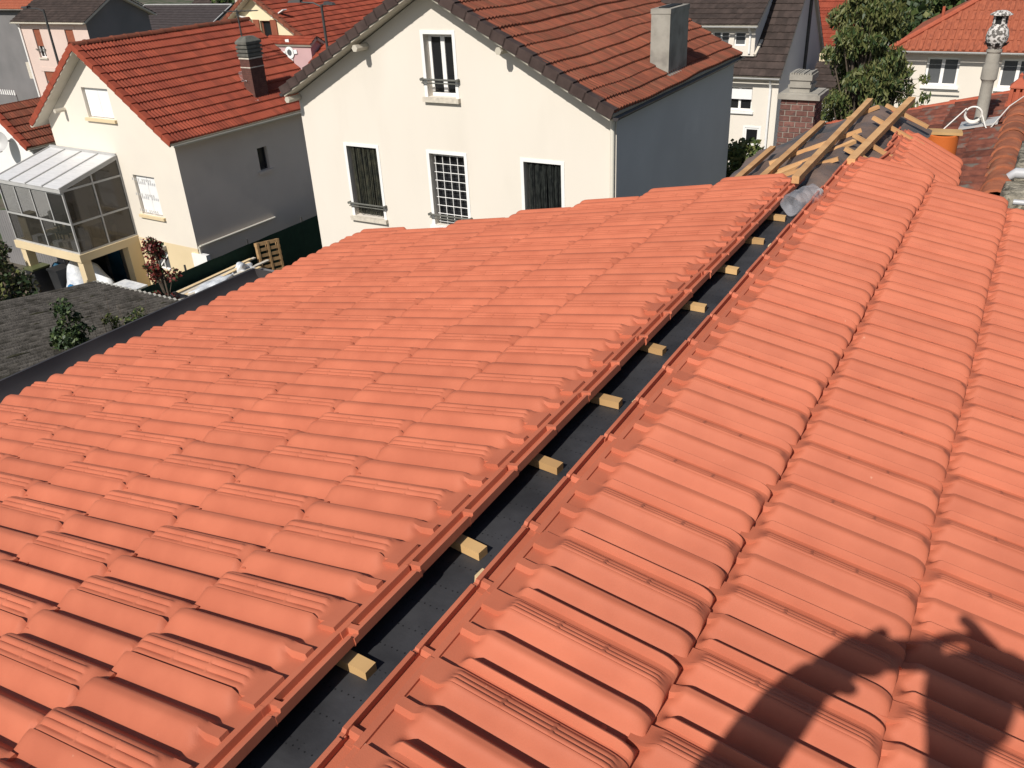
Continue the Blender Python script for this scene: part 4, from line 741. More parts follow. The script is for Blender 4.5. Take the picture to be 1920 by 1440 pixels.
# ---- top left: pink house, dark-roofed house, yellow house
fm = Fr(-90)                                                 # U = +Y, V = -X: gable looks to +X, 'left' wall looks to -Y
def fmh(x0, x1): return -x1, -x0
wP = [(-60.25, -6.6, -59.45, -4.7), (-56.75, -6.6, -55.85, -4.7), (-60.3, -9.9, -58.3, -7.45)]
Ph = gable_house('house', 'pale pink house with a dark brown roof and red-brown shutters, top left', fm, 38, 43, 54.3, 61.6, 40.5, -2.7, .55, .35, .35, 12, 'dark_render', 'brown_tile', 'soffit', {'left': [(-x1, z0, -x0, z1) for x0, z0, x1, z1 in wP]}, None, 'pink', None, None, amp=.02, pitch=.2, gut='pipe')  # gable facing right gets its shade as a dark wall colour
OP = Vector((0, 38, 0)); X_ = Vector((1, 0, 0)); NY = Vector((0, -1, 0))
for i, q in enumerate(wP):
    w = window(Ph, OP, X_, NY, *q, 2, 'white', 'pane', .2, .06, 'stone', None, rail=.55 if i < 2 else None)
    x0, z0, x1, z1 = q; b = B(); b.box(x0 + .05, 38.05, Z0 + (z0 + .75 if i < 2 else z1 - .7), x1 - .05, 38.09, Z0 + z1 - .03); b.build('shutter', M['red_shutter'], w)
    b = B(); b.box(x0 - .28, 37.97, Z0 + z1 - .05, x1 + .28, 37.998, Z0 + z1 + .22); b.build('lintel', M['pink'], w)
b = B(); b.tube([rel(-61.75, 37.9, -4.35), rel(-61.55, 37.92, -4.75), rel(-61.55, 37.92, -10.8)], .06, 8); b.build('drain_pipe', M['white'], Ph, True)
b = B(); b.box(-62.5, 38.2, Z0 - 8.1, -61.6, 39.3, Z0 - 7.0); b.build('balcony', M['stone'], Ph)
Dh = gable_house('house', 'house with a very dark roof and pale verge lines, behind the bright red ridge', fm, 46, 54, 53.6, 63.2, 50, -4.35, .48, .1, .25, 14, 'shade_pale_render', 'slate', 'slate', {}, None, None, None, None, amp=.008, pitch=.25, gut='alu')
for a in (53.5, 63.3): b = B(); b.bar(fm.p(45.75, a, -6.35), fm.p(50, a, -4.31), .09, .05); b.build('verge_trim', M['alu'], Dh)
b = B(); b.bar(fm.p(50, 53.5, -4.29), fm.p(50, 63.3, -4.29), .14, .07); b.build('ridge_cap', M['alu'], Dh)
Gh = gable_house('house', 'grey house with an orange tiled roof in the top left corner', fm, 42, 48, 64.5, 76, 45, -2.2, .5, .2, .3, 10, 'dark_render', 'orange_tile', 'soffit', {'left': [(65.6, -5.6, 66.9, -3.9)]}, None, 'dark_render', None, None, amp=.02, pitch=.2)
window(Gh, Vector((0, 42, 0)), X_, NY, -66.9 + .0, -5.6, -65.6, -3.9, 2, 'dark_metal', 'pane')
wY = [(-36.65, -5.1, -35.9, -3.9)]
Yh = gable_house('house', 'cream yellow gabled house with brown shutters, behind the bright red ridge', f0, -39.6, -32.3, 36, 45, -36.75, -2.5, .64, .5, .5, 15, 'yellow', 'red_tile', 'soffit', {'front': wY}, None, None, 'worn_tile', ('worn_tile', 18), amp=.02, pitch=.12)
w = window(Yh, f0.V * 36, f0.U, -f0.V, *wY[0], 1, 'red_shutter', 'pane', .2, .06)
for x0 in (-37.1, -35.85): b = B(); b.box(x0, 35.93, Z0 - 5.1, x0 + .42, 35.97, Z0 - 3.85); b.build('shutter', M['red_shutter'], w)
b = B(); b.bar(rel(-38.3, 35.97, -3.55), rel(-37.2, 35.97, -3.85), .05, .32, (0, -1, 0)); b.bar(rel(-35.6, 35.97, -3.75), rel(-34.7, 35.97, -3.35), .05, .3, (0, -1, 0)); b.build('band', M['white'], Yh)
An = gable_house('annex', 'mauve annex with a white star-shaped ornament round a little window', fm, 34.9, 36.0 - .3, 32.3, 35.3, 35.3, -4.55, .6, .15, .15, 3, 'mauve', 'red_tile', 'soffit', {}, None, 'mauve', None, None, amp=.02, pitch=.12, gut=None, cat='annex')
oc = rel(-33.75, 34.87, -5.3); b = B(); b.lathe(oc, [(.30, 0), (.30, .03), (.16, .03), (.16, 0)], 24, (0, -1, 0))
for k in range(4): t = math.pi / 2 * k + .1; d = Vector((math.cos(t), 0, math.sin(t) * 1.25)); b.obox(oc + d * .26 - Vector((-d.z, 0, d.x)) * .1 + Vector((0, -.03, 0)), d * .26, Vector((-d.z, 0, d.x)) * .2, Vector((0, .03, 0)))
b.build('ornament', M['white'], An); b = B(); b.lathe(oc, [(.001, .012), (.16, .012)], 20, (0, -1, 0)); b.build('round_window', M['pane2'], An)
wl = thing('porch_roof', 'low red tiled porch roof beside the mauve annex', 'roof', rel(-31.5, 35.0, -6.4)); S = Vector((0, .85, .5)).normalized(); roof_slope(wl, rel(-32.25, 33.9, -6.1), Vector((1, 0, 0)), S, 4.4, 2.2, 6, M['red_tile'], M['soffit'], .12, .02, .1, 'porch'); b = B(); b.box(-32.2, 35.3, 0, -27.9, 35.8, Z0 - 5.4); b.build('wall', M['mauve'], wl)

# street lamps
def lamp(label, x, y, h, a1, a2=None, m='dark_metal'):
    t = thing('street_lamp', label, 'street lamp', (x, y, 0), 'street lamps'); b = B(); b.tube([(x, y, 0), (x, y, h)], [.09, .055], 10); b.build('pole', M[m], t, True)
    for a in (a1, a2):
        if a:
            b = B(); e = Vector((x + a[0], y + a[1], h + a[2])); b.tube([(x, y, h - .1), (x + a[0] * .4, y + a[1] * .4, h + a[2] * .7), e], .035, 8); b.build('arm', M[m], t, True)
            d = Vector((a[0], a[1], 0)).normalized(); s_ = Vector((-d.y, d.x, 0)); b = B(); b.hexa([e - s_ * .13, e + d * .65 - s_ * .09, e + d * .65 + s_ * .09, e + s_ * .13, e - s_ * .1 + Vector((0, 0, .12)), e + d * .6 - s_ * .06 + Vector((0, 0, .09)), e + d * .6 + s_ * .06 + Vector((0, 0, .09)), e + s_ * .1 + Vector((0, 0, .12))]); b.build('lamp_head', M['dark_metal'], t)
    return t
lamp('twin-headed street lamp in front of the red-brown roof behind the tall cream house', -27.7, 31, Z0 - 2.68, (-.95, -.2, .1), (.35, -.1, .0))
lamp('street lamp standing in front of the pink house', -46.4, 30.2, Z0 - 2.8, (-1.3, .05, .05))
# van, car and fence by the pink house
vn = thing('van', 'white vehicle partly hidden behind the grey van roof at the left edge', 'van', rel(-49.5, 28.6, -Z0)); b = B(); x, y = -52.2, 28.0; z = 0.0
b.hexa([Vector(q) for q in ((x, y, .35), (x + 4.3, y, .35), (x + 4.3, y + 1.9, .35), (x, y + 1.9, .35), (x, y + .03, 1.15), (x + 4.3, y + .03, 1.0), (x + 4.3, y + 1.87, 1.0), (x, y + 1.87, 1.15))]); b.hexa([Vector(q) for q in ((x + .1, y + .05, 1.15), (x + 3.4, y + .05, 1.06), (x + 3.4, y + 1.85, 1.06), (x + .1, y + 1.85, 1.15), (x + .3, y + .2, 1.95), (x + 2.5, y + .2, 1.95), (x + 2.5, y + 1.7, 1.95), (x + .3, y + 1.7, 1.95))]); b.build('body', M['white'], vn)
b = B(); b.hexa([Vector(q) for q in ((x + 2.62, y + .12, 1.12), (x + 3.42, y + .12, 1.08), (x + 3.42, y + 1.78, 1.08), (x + 2.62, y + 1.78, 1.12), (x + 2.5, y + .25, 1.9), (x + 2.56, y + .25, 1.9), (x + 2.56, y + 1.65, 1.9), (x + 2.5, y + 1.65, 1.9))]); b.build('windscreen', M['pane'], vn)
for a in (.8, 3.4):
    for c in (0.0, 1.72): b = B(); b.lathe((x + a, y + c + .18, .33), [(.001, 0), (.33, 0), (.33, .18), (.001, .18)], 18, (0, -1, 0)); b.build('wheel', M['black_plastic'], vn)
g_ = thing('garage', 'flat grey garage roof at the left edge below the pink house', 'garage', rel(-41, 25, -Z0)); b = B(); b.box(-45.5, 24.2, 0, -38.6, 27.2, 2.9); b.build('wall', M['dark_render'], g_); b = B(); b.box(-45.7, 24.0, 2.902, -38.4, 27.4, 3.05); b.build('roof', M['alu'], g_)
pf = thing('picket_fence', 'dark boarded fence with a row of white picket tips, left of the pink house', 'fence', (-70, 36.5, 0)); b = B(); b.box(-78, 36.5, 0, -62.0, 36.56, 1.9); b.build('board_panel', M['dark_render'], pf)
pm = None
for k in range(62):
    if pm is None: q = B(); q.hexa([Vector(t) for t in ((0, 0, 0), (.14, 0, 0), (.14, .04, 0), (0, .04, 0), (.03, 0, .34), (.11, 0, .34), (.11, .04, .34), (.03, .04, .34))]); pm = q.build('picket', M['white'], pf).data; continue
    place('picket', pm, pf, Matrix.Translation((-78 + .26 * k, 36.46, 1.85)))
pf.children[-62].matrix_basis = Matrix.Translation((-78, 36.46, 1.85)) if pf.children[-62].name.startswith('picket') else pf.children[-62].matrix_basis

# ---- top right: brown-roofed house with dormer
wB = [(-10.95, -7.2, -9.88, -6.26), (-10.07, -8.56, -9.48, -7.85)]
Bh = gable_house('house', 'house with a steep dark brown roof and a cream dormer, behind the tall cream house', fm, 36, 43, 8.85, 17, 39.5, -2.15, .95, .12, .32, 15, 'shade_cream', 'brown_tile', 'soffit', {'left': [(-x1, z0, -x0, z1) for x0, z0, x1, z1 in wB]}, None, 'cream', None, None, amp=.016, pitch=.22, gut='alu')
OB = Vector((0, 36, 0)); w = window(Bh, OB, X_, NY, *wB[0], 2, 'white', 'pane', .2, .07, 'white'); b = B(); b.box(-10.93, 36.03, Z0 - 6.74, -9.9, 36.08, Z0 - 6.35); b.build('roller_shutter', M['shutter'], w)
window(Bh, OB, X_, NY, *wB[1], 1, 'white', 'pane', .06, .07, None, 'white')
b = B(); b.tube([rel(-9.15, 35.75, -5.95), rel(-9.15, 35.9, -6.25), rel(-9.15, 35.92, -10.8)], .05, 8); b.build('drain_pipe', M['white'], Bh, True)
b = B(); b.tube([rel(-8.79, 39.9, -3.2), rel(-8.79, 39.9, -8)], .07, 8); b.build('flue_pipe', M['dark_metal'], Bh, True)
dm = B(); dx0, dx1, dy = -13.2, -10.0, 36.2
wall('dormer', M['cream'], Bh, Vector((0, dy, 0)), X_, NY, [(dx0, -5.1), (dx1, -5.1), (dx1, -3.88), (dx0, -3.88)], [(-11.75, -4.72, -11.05, -4.2), (-10.85, -4.72, -10.38, -4.2)], .15)
b = B(); b.hexa([Vector(q) for q in ((dx1 - .02, dy + .01, Z0 - 5.0), (dx1, dy + .01, Z0 - 5.0), (dx1, 38.9, Z0 - 2.9), (dx1 - .02, 38.9, Z0 - 2.9), (dx1 - .02, dy + .01, Z0 - 3.88), (dx1, dy + .01, Z0 - 3.88), (dx1, 38.9, Z0 - 2.75), (dx1 - .02, 38.9, Z0 - 2.75))]); b.build('dormer_cheek', M['shade_cream'], Bh)
window(Bh, Vector((0, dy, 0)), X_, NY, -11.75, -4.72, -11.05, -4.2, 2, 'white', 'pane2', .14, .05); window(Bh, Vector((0, dy, 0)), X_, NY, -10.85, -4.72, -10.38, -4.2, 1, 'white', 'pane2', .14, .05)
S = Vector((0, .88, .47)).normalized(); roof_slope(Bh, Vector((dx0 - .2, dy - .35, Z0 - 3.9)), X_, S, dx1 - dx0 + .35, 3.1, 9, M['brown_tile'], M['soffit'], .22, .016, .1, 'dormer'); gutter(Bh, (dx0 - .2, dy - .42, Z0 - 3.96), (dx1 + .15, dy - .42, Z0 - 3.96), .06, M['alu'])
b = B(); b.tube([rel(-10.2, dy - .35, -4.0), rel(-10.2, dy - .04, -4.25), rel(-10.2, dy - .04, -5.0)], .045, 8); b.build('drain_pipe', M['white'], Bh, True); b = B(); b.bar(rel(-9.97, dy + .0, -5.06), rel(-9.9, 37.6, -4.2), .12, .1); b.build('flashing', M['stone'], Bh)
# white house with an orange hipped roof
Fh = thing('house', 'white house with an orange hipped roof behind the leafy tree, top right', 'house', (-1, 44, 0)); wF = [(-4.0, -6.6, -2.78, -5.5), (-1.32, -6.6, -.1, -5.5)]
wall('wall', M['cream2'], Fh, Vector((0, 40, 0)), X_, NY, [(-4.98, -Z0), (6, -Z0), (6, -5.2), (-4.98, -5.2)], wF); wall('wall', M['shade_pale_render'], Fh, Vector((-4.98, 0, 0)), Vector((0, 1, 0)), Vector((-1, 0, 0)), [(40, -Z0), (49, -Z0), (49, -5.2), (40, -5.2)])
b = B(); b.box(-4.6, 40.4, 0, 5.8, 48.8, Z0 - 5.25); b.build('interior', M['dark'], Fh)
for q in wF: window(Fh, Vector((0, 40, 0)), X_, NY, *q, 2, 'white', 'pane2', .18, .09, 'white')
b = B(); b.tube([rel(-3.9, 39.75, -6.75), rel(-2.6, 39.75, -6.75)], .03, 6); b.build('rail', M['dark_metal'], Fh)
ex0, ex1, ey0, ey1, ez, rz = -5.45, 6.5, 39.5, 49.5, Z0 - 5.2, Z0 - 2.45; rx, ry = -.7, 44.5
v = [(ex0, ey0, ez), (ex1, ey0, ez), (ex1, ey1, ez), (ex0, ey1, ez), (rx, ry, rz), (ex1 - 4.6, ry, rz)]; mesh_obj('roof', v, [(0, 1, 5, 4), (1, 2, 5), (2, 3, 4, 5), (3, 0, 4), (3, 2, 1, 0)], M['orange_tile'], Fh)
b = B(); nw = 46                                             # rolls of the front slope, cut at the hip
for i in range(nw):
    x = ex0 + (ex1 - ex0) * (i + .5) / nw; tmax = 1.0
    if x < rx: tmax = (x - ex0) / (rx - ex0)
    if x > ex1 - 4.6: tmax = (ex1 - x) / 4.6
    L = int(9 * tmax) ; 
    for j in range(L): a, e = j / 9, (j + 1) / 9; b.bar((x, ey0 + (ry - ey0) * a, ez + (rz - ez) * a + .05), (x, ey0 + (ry - ey0) * e, ez + (rz - ez) * e + .02), .13, .055)
o = b.build('roof_roll', M['orange_tile'], Fh); o['kind'] = 'stuff'
b = B(); b.tube([(ex0, ey0, ez + .04), (rx, ry, rz + .05), (ex1 - 4.6, ry, rz + .05)], .11, 8); b.build('hip_cap', M['terracotta'], Fh, True); gutter(Fh, (ex0, ey0 - .06, ez - .02), (ex1, ey0 - .06, ez - .02), .07, M['alu'])
b = B(); b.box(-2.2, 45.0, Z0 - 3.2, -1.6, 45.6, Z0 - 2.1); b.build('chimney', M['stone'], Fh); b = B(); b.tube([rel(-3.9, 42.0, -4.2), rel(-3.9, 42.0, -3.8)], .06, 8); b.build('vent_pipe', M['terracotta'], Fh)
# little yellow house and white shed between them
Eh = gable_house('house', 'small yellow bungalow with red tiled roofs half hidden by the leafy tree', fm, 46, 52, 7.7, 11.5, 48.6, -4.6, .45, .3, .3, 9, 'yellow', 'red_tile', 'soffit', {}, None, 'yellow', None, None, amp=.02, pitch=.15, gut=None)
Eg = gable_house('house', 'red-roofed gable showing just right of the steep brown roof', fm, 49.5, 55, 9.2, 13, 52.2, -3.9, .95, .25, .25, 10, 'dark_render', 'red_tile', 'alu', {}, None, None, None, None, amp=.02, pitch=.15, gut=None)
Es = gable_house('shed', 'white walled shed with a small brown roof left of the leafy tree', fm, 39.5, 42.5, 5.7, 8.3, 41, -5.95, .6, .2, .25, 5, 'white', 'brown_tile', 'soffit', {}, None, 'white', None, None, amp=.015, pitch=.2, gut=None, cat='shed')
b = B(); b.box(-8.1, 39.42, Z0 - 7.3, -6.9, 39.47, Z0 - 6.75); b.build('lintel', M['brown_tile'], Es)

# ---------------------------------------------------------------- yard between the houses
gf = thing('garden_fence', 'dark green screen fence between the roof and the red-roofed cream house', 'fence', (-20.6, 18, 0)); b = B(); v = []; f = []
ys = np.linspace(10.5, 26, 32)
for i, y in enumerate(ys):
    sag = .012 * math.sin(i * 1.3) ** 2
    for z in (.05, 1.15, 2.27 - sag): v.append((-20.6 + .012 * math.sin(i * 1.9 + z), y, z))
for i in range(31):
    for j in range(2): a = i * 3 + j; f.append((a, a + 3, a + 4, a + 1))
mesh_obj('screen', v, f, M['mesh'], gf, True)
for k in range(7): b = B(); b.tube([(-20.64, 10.6 + 2.5 * k, 0), (-20.64, 10.6 + 2.5 * k, 2.42)], .03, 8); b.build('post', M['dark_metal'], gf)
b = B(); b.box(-23.0, 17.75, 0, -22.3, 17.9, Z0 - 9.05); tag(b.build('low_wall', M['white']), 'short white wall piece behind the green screen', 'wall')
# pallet leaning on the screen
pa = thing('pallet', 'wooden pallet standing upright against the dark green screen', 'pallet', (-20.2, 18.8, 1.1)); up = Vector((-.16, .12, 1)).normalized(); al = Vector((.18, 1, -.06)).normalized(); al = (al - up * al.dot(up)).normalized(); nn = al.cross(up).normalized()
o = Vector((-20.18, 18.05, 1.10))
for k in range(7): b = B(); b.obox(o + up * (.185 * k), al * .86, up * .10, nn * .022); b.build('slat', M['pallet'], pa)
for k in range(3): b = B(); b.obox(o + al * (.38 * k) - nn * .10, al * .095, up * 1.21, nn * .098); b.build('bearer', M['pallet'], pa)
for k in range(3): b = B(); b.obox(o + up * (.55 * k) - nn * .124, al * .86, up * .11, nn * .022); b.build('slat', M['pallet'], pa)
for k in range(3): b = B(); b.obox(o + al * (.38 * k) + nn * .0225, al * .07, up * 1.21, nn * .015); b.build('slat', M['pallet'], pa)
b = B(); b.box(-20.5, 17.7, 0, -19.2, 19.3, 1.08); tag(b.build('block_stack', M['concrete']), 'stack of grey blocks under the upright pallet', 'stack')
rg3 = random.Random(9)
pi_ = B()
for k in range(6):
    y = 14.0 + rg3.uniform(0, .8); q = B(); q.bar((-20.3 + .15 * k, y, 1.84 + rg3.uniform(0, .1)), (-20.3 + .14 * k + rg3.uniform(-.1, .1), y + rg3.uniform(2.8, 3.8), 1.86 + rg3.uniform(0, .12)), .12, .035)
    tag(q.build('plank', M['wood2' if k % 2 else 'stone']), ['grey plank lying nearest the dark green screen', 'second plank from the dark green screen, pale pine', 'third plank from the dark green screen, greyish', 'fourth plank from the dark green screen, pale pine', 'fifth plank from the dark green screen, greyish', 'pale pine plank lying farthest from the dark green screen'][k], 'plank', 'planks in the yard')
b = B(); b.box(-20.45, 12.8, 0, -18.6, 17.6, 1.78); tag(b.build('yard_wall', M['dark_render']), 'low dark yard wall below the planks', 'wall')
lump('plastic_bundle', 'crumpled pale plastic bundle beside the upright pallet', 'plastic', Vector((-19.9, 17.1, 1.8)), (.22, .28, .26), 'sheet', 21, .9, 8); lump('plastic_bundle', 'folded white sheet lying on the planks', 'plastic', Vector((-19.7, 15.7, 1.86)), (.3, .7, .16), 'sheet', 22, .7, 8); lump('tarpaulin', 'dark crumpled tarpaulin at the near end of the planks', 'tarpaulin', Vector((-19.8, 14.3, 1.8)), (.3, .4, .3), 'black_plastic', 23, .9, 8)

# shed with a mossy corrugated roof beyond the eave
sh = thing('shed', 'low shed under a mossy grey corrugated roof below the gutter', 'shed', (-14, 8, 0)); sx0, sx1, sy0, sy1 = -21.0, -10.0, 2.0, 12.95; sz1 = Z0 - 7.98; st = math.tan(math.radians(9.0)); pit = .19
v = []; f = []; xs = np.arange(sx0, sx1, pit / 8); ys = np.linspace(sy0, sy1, 7)
for r, y in enumerate(ys):
    for x in xs: v.append((x, y, sz1 + (sy1 - y) * st + .042 * math.sin(2 * math.pi * x / pit) - .018 * (r % 2)))
nx = len(xs)
for r in range(6):
    for i in range(nx - 1): a = r * nx + i; f.append((a, a + 1, a + nx + 1, a + nx))
mesh_obj('roof', v, f, M['shed'], sh, True)
v = [];f = []
for x in xs:
    z = sz1 + .042 * math.sin(2 * math.pi * x / pit); v += [(x, sy1 + .004, z + .004), (x, sy1 + .004, z - .05), (x, sy1 - .07, z + .016)]
for i in range(nx - 1): f += [(3 * i, 3 * i + 1, 3 * i + 4, 3 * i + 3), (3 * i, 3 * i + 3, 3 * i + 5, 3 * i + 2)]
mesh_obj('roof_edge', v, f, M['shed_edge'], sh)
b = B(); b.hexa([Vector(q) for q in ((-20.7, 2.2, 0), (-10.3, 2.2, 0), (-10.3, 12.7, 0), (-20.7, 12.7, 0), (-20.7, 2.2, sz1 + 10.75 * st - .12), (-10.3, 2.2, sz1 + 10.75 * st - .12), (-10.3, 12.7, sz1 + .25 * st - .12), (-20.7, 12.7, sz1 + .25 * st - .12))]); b.build('wall', M['dark_render'], sh)
g = np.random.default_rng(4); mv = []; mf = []
for k in range(6500):                                         # mossy dirt tufts in the valleys, also painted shade to bring out the corrugations
    x = (math.floor(g.uniform(sx0, sx1) / pit) + .75 + g.normal() * .11) * pit; y = sy1 - g.uniform(0, 1) ** .8 * 10; z = sz1 + (sy1 - y) * st + .042 * math.sin(2 * math.pi * x / pit); s = g.uniform(.012, .038); n = len(mv)
    L_ = s * g.uniform(3, 8); dz_ = L_ * st; mv += [(x - s, y - L_, z - .01 + dz_), (x + s, y - L_ * .7, z - .01 + dz_ * .7), (x + s * .7, y + L_, z - .01 - dz_), (x - s, y + L_ * .8, z - .01 - dz_ * .8), (x, y, z + s * .5)]; mf += [(n, n + 1, n + 4), (n + 1, n + 2, n + 4), (n + 2, n + 3, n + 4), (n + 3, n, n + 4)]
o = mesh_obj('moss_shade', mv, mf, M['moss_shade'], sh); o['kind'] = 'stuff'

# ---------------------------------------------------------------- plants
zsh = lambda y: sz1 + (sy1 - y) * st
plant('weed', 'biggest green bush growing on the mossy shed roof by the gutter', 'shrub', (-16.3, 9.15, zsh(9.15)), 1.0, .42, 1300, .06, ['leaf_a', 'leaf_c', 'leaf_c'], 16, .02, 'plants growing on the shed roof', seed=31, crown0=.08)
plant('weed', 'middle plant on the mossy shed roof, yellowish leaves', 'shrub', (-16.35, 10.15, zsh(10.15)), .55, .22, 300, .05, ['leaf_b', 'leaf_a'], 8, .012, 'plants growing on the shed roof', seed=32, crown0=.1)
plant('weed', 'sparse low plants on the shed roof next to the red shrub', 'shrub', (-16.2, 10.75, zsh(10.75)), .55, .4, 300, .05, ['leaf_b', 'leaf_c', 'leaf_a'], 10, .012, 'plants growing on the shed roof', seed=33, crown0=.05)
for k in range(9): b = B(); p = Vector((-16.4 + rg3.uniform(-.6, .4), 9.45 + .21 * k, 0)); p.z = zsh(p.y); b.tube([p, p + Vector((rg3.uniform(-.1, .1), .05, rg3.uniform(.5, .9)))], [.006, .003], 4); tag(b.build('weed_stalk', M['bark']), ['first', 'second', 'third', 'fourth', 'fifth', 'sixth', 'seventh', 'eighth', 'ninth'][k] + ' thin dry stalk on the mossy shed roof, counted from the largest bush', 'stalk', 'dry stalks on the shed roof')
plant('shrub', 'dark red leaved shrub rising at the corner of the shed roof', 'shrub', (-18.9, 13.5, .9), 3.3, .42, 2400, .062, ['leaf_red', 'leaf_red', 'leaf_c'], 26, .04, None, seed=41, crown0=.18, clump=.55)
plant('shrub', 'dark untidy shrub at the left edge below the conservatory', 'shrub', (-25.6, 12.7, 0), 3.6, 1.15, 3400, .10, ['leaf_c', 'leaf_c', 'leaf_b', 'bark'], 30, .06, None, seed=42, crown0=.05)
plant('shrub', 'tall dark shrub at the left edge beside the conservatory corner', 'shrub', (-29.95, 15.15, 0), 3.5, .62, 2200, .11, ['leaf_c', 'leaf_c', 'leaf_a'], 26, .06, None, seed=47, crown0=.05)
plant('shrub', 'small plant with pale flowers at the far edge of the shed roof', 'shrub', (-22.0, 13.3, .2), 2.35, .6, 520, .09, ['leaf_b', 'leaf_white', 'leaf_a', 'leaf_c'], 14, .03, None, seed=43, crown0=.45)
plant('bush', 'bright green bush right of the shaded side wall of the tall cream house', 'bush', (-6.75, 23.9, 0), 5.2, 1.35, 6200, .12, ['leaf_a', 'leaf_b', 'leaf_a', 'leaf_b'], 30, .07, None, seed=44, crown0=.1)
# the drooping leafy tree
tr = plant('tree', 'leafy tree with long drooping narrow leaves in front of the white house, top right', 'tree', (-4.0, 25, 0), 10.2, 1.3, 32000, .050, ['leaf_b', 'leaf_b', 'leaf_a', 'leaf_b', 'leaf_c'], 120, .11, None, 3.4, .8, 45, .34, 'crown', .27)
cl = []
for (x, z, r) in ((-3.35, -5.0, .42), (-3.0, -5.6, .36), (-2.75, -4.6, .25), (-2.6, -5.3, .3), (-2.25, -5.35, .3), (-3.15, -4.1, .2), (-2.35, -4.3, .16), (-1.95, -4.75, .14), (-2.45, -3.9, .14), (-3.4, -5.9, .5), (-2.9, -6.1, .45), (-3.55, -4.4, .4), (-2.0, -5.75, .35)): cl.append((rel(x, 24.6 + .4 * math.sin(x * 9), z), (r, r * .8, r * .9)))
leaves('crown', tr, cl, 3200, .052, ['leaf_a', 'leaf_b', 'leaf_c', 'leaf_b'], 3.2, .75, seed=46)
b = B()
for c, r in cl: b.tube([rel(-4.2, 25, -5.2), (rel(-4.2, 25, -4.6) + c) / 2 + Vector((0, 0, .25)), c], [.02, .012, .004], 5, False)
b.build('twig', M['bark'], tr)
# trees farther off
ti = [('broad dark tree behind the red roofs, top right', -9.5, 62, 7.6, 3.2), ('dark tree above the orange hip, top right', -5.0, 58, 8.2, 3.0), ('olive green tree filling the gap right of the steep brown roof', -12.5, 70, 8.4, 3.2), ('distant tree at the top edge right of the dark lamp roofs', -1.0, 66, 8.4, 3.4), ('dark tree behind the white house, half hidden by its orange roof', -6.6, 53, 6.4, 2.3)]
for k, (l, x, y, h, r) in enumerate(ti): plant('tree', l, 'tree', (x, y, 0), h, r, 6000, .24, ['leaf_c', 'leaf_c', 'leaf_a', 'leaf_b'], 34, .16, 'trees beyond the houses', seed=60 + k, crown0=.12)
plant('tree', 'round green tree at the top edge left of the tall cream gable', 'tree', (-45.5, 56, 0), 7.2, 2.2, 3500, .22, ['leaf_a', 'leaf_b', 'leaf_c'], 24, .14, 'trees beyond the houses', seed=70, crown0=.12)
plant('tree', 'dark tree behind the very dark roof, top left', 'tree', (-66, 62, 0), 8.6, 3.0, 3000, .3, ['leaf_c', 'leaf_a'], 24, .14, 'trees beyond the houses', seed=71, crown0=.12); plant('tree', 'second dark tree behind the very dark roof, farther right', 'tree', (-58, 63, 0), 8.6, 3.0, 3000, .3, ['leaf_c', 'leaf_c', 'leaf_a'], 24, .14, 'trees beyond the houses', seed=72, crown0=.12)
for x in (-61.5, -57.4): b = B(); b.tube([(x, 58, 0), (x + .2, 58, 8.5)], .16, 8); tag(b.build('pale_post', M['stone'], None, True), 'pale post behind the very dark roof, ' + ('left one' if x < -60 else 'right one'), 'post', 'pale posts behind the dark roof')
b = B(); b.tube([(-7.05, 50, 0), (-7.0, 50, Z0 - 4.2)], .09, 8); b.lathe((-7.0, 50, Z0 - 4.2), [(.09, 0), (.12, .05), (.12, .2), (.001, .25)], 10); tag(b.build('flue', M['alu'], None, True), 'slim grey flue rising between the red roofs and the trees', 'flue')
yl = thing('playground_frame', 'yellow painted steel frame far off at the top edge', 'frame', (-9.9, 58, 0)); b = B()
for z in (6.6, 7.3): b.box(-10.6, 58, z, -9.4, 58.1, z + .16)
b.build('rail', M['yellow_paint'], yl)
for x in (-10.5, -9.5): b = B(); b.box(x, 58, 0, x + .1, 58.1, 7.5); b.build('post', M['yellow_paint'], yl)
b = B(); b.box(-8.2, 30.0, 0, -4.2, 30.1, 1.75); tag(b.build('garden_wall', M['dark_render']), 'low dark garden wall behind the bright green bush', 'wall')
br = thing('barrel', 'green plastic barrel behind the bright green bush', 'barrel', (-8.0, 28.6, 0)); b = B(); b.lathe((-7.55, 28.0, 2.2), [(.001, 0), (.24, 0), (.27, .35), (.24, .7), (.001, .7)], 16); b.build('barrel_body', M['green_barrel'], br, True); b = B(); b.box(-7.9, 27.7, 0, -7.2, 28.3, 2.19); b.build('plinth', M['concrete'], br)
ta = thing('garden_table', 'small stone table near the cream wall of the steep-roofed house', 'table', (-7.3, 29.4, 0)); b = B(); b.box(-7.85, 29.2, 2.55, -7.2, 29.7, 2.68); b.build('table_top', M['stone'], ta)
for x in (-7.8, -7.3): b = B(); b.box(x, 29.4, 0, x + .05, 29.45, 2.55); b.build('leg', M['dark_metal'], ta)
wb = thing('wheeled_bin', 'dark bin standing by the white shed', 'bin', (-6.3, 38.9, 0)); b = B(); b.hexa([Vector(q) for q in ((-6.75, 38.4, 0), (-6.2, 38.4, 0), (-6.2, 39, 0), (-6.75, 39, 0), (-6.8, 38.3, 2.9), (-6.15, 38.3, 2.9), (-6.15, 39, 2.9), (-6.8, 39, 2.9))]); b.build('bin_body', M['black_plastic'], wb); b = B(); b.box(-6.85, 38.25, 2.902, -6.1, 39.05, 3.0); b.build('lid', M['dark_metal'], wb)
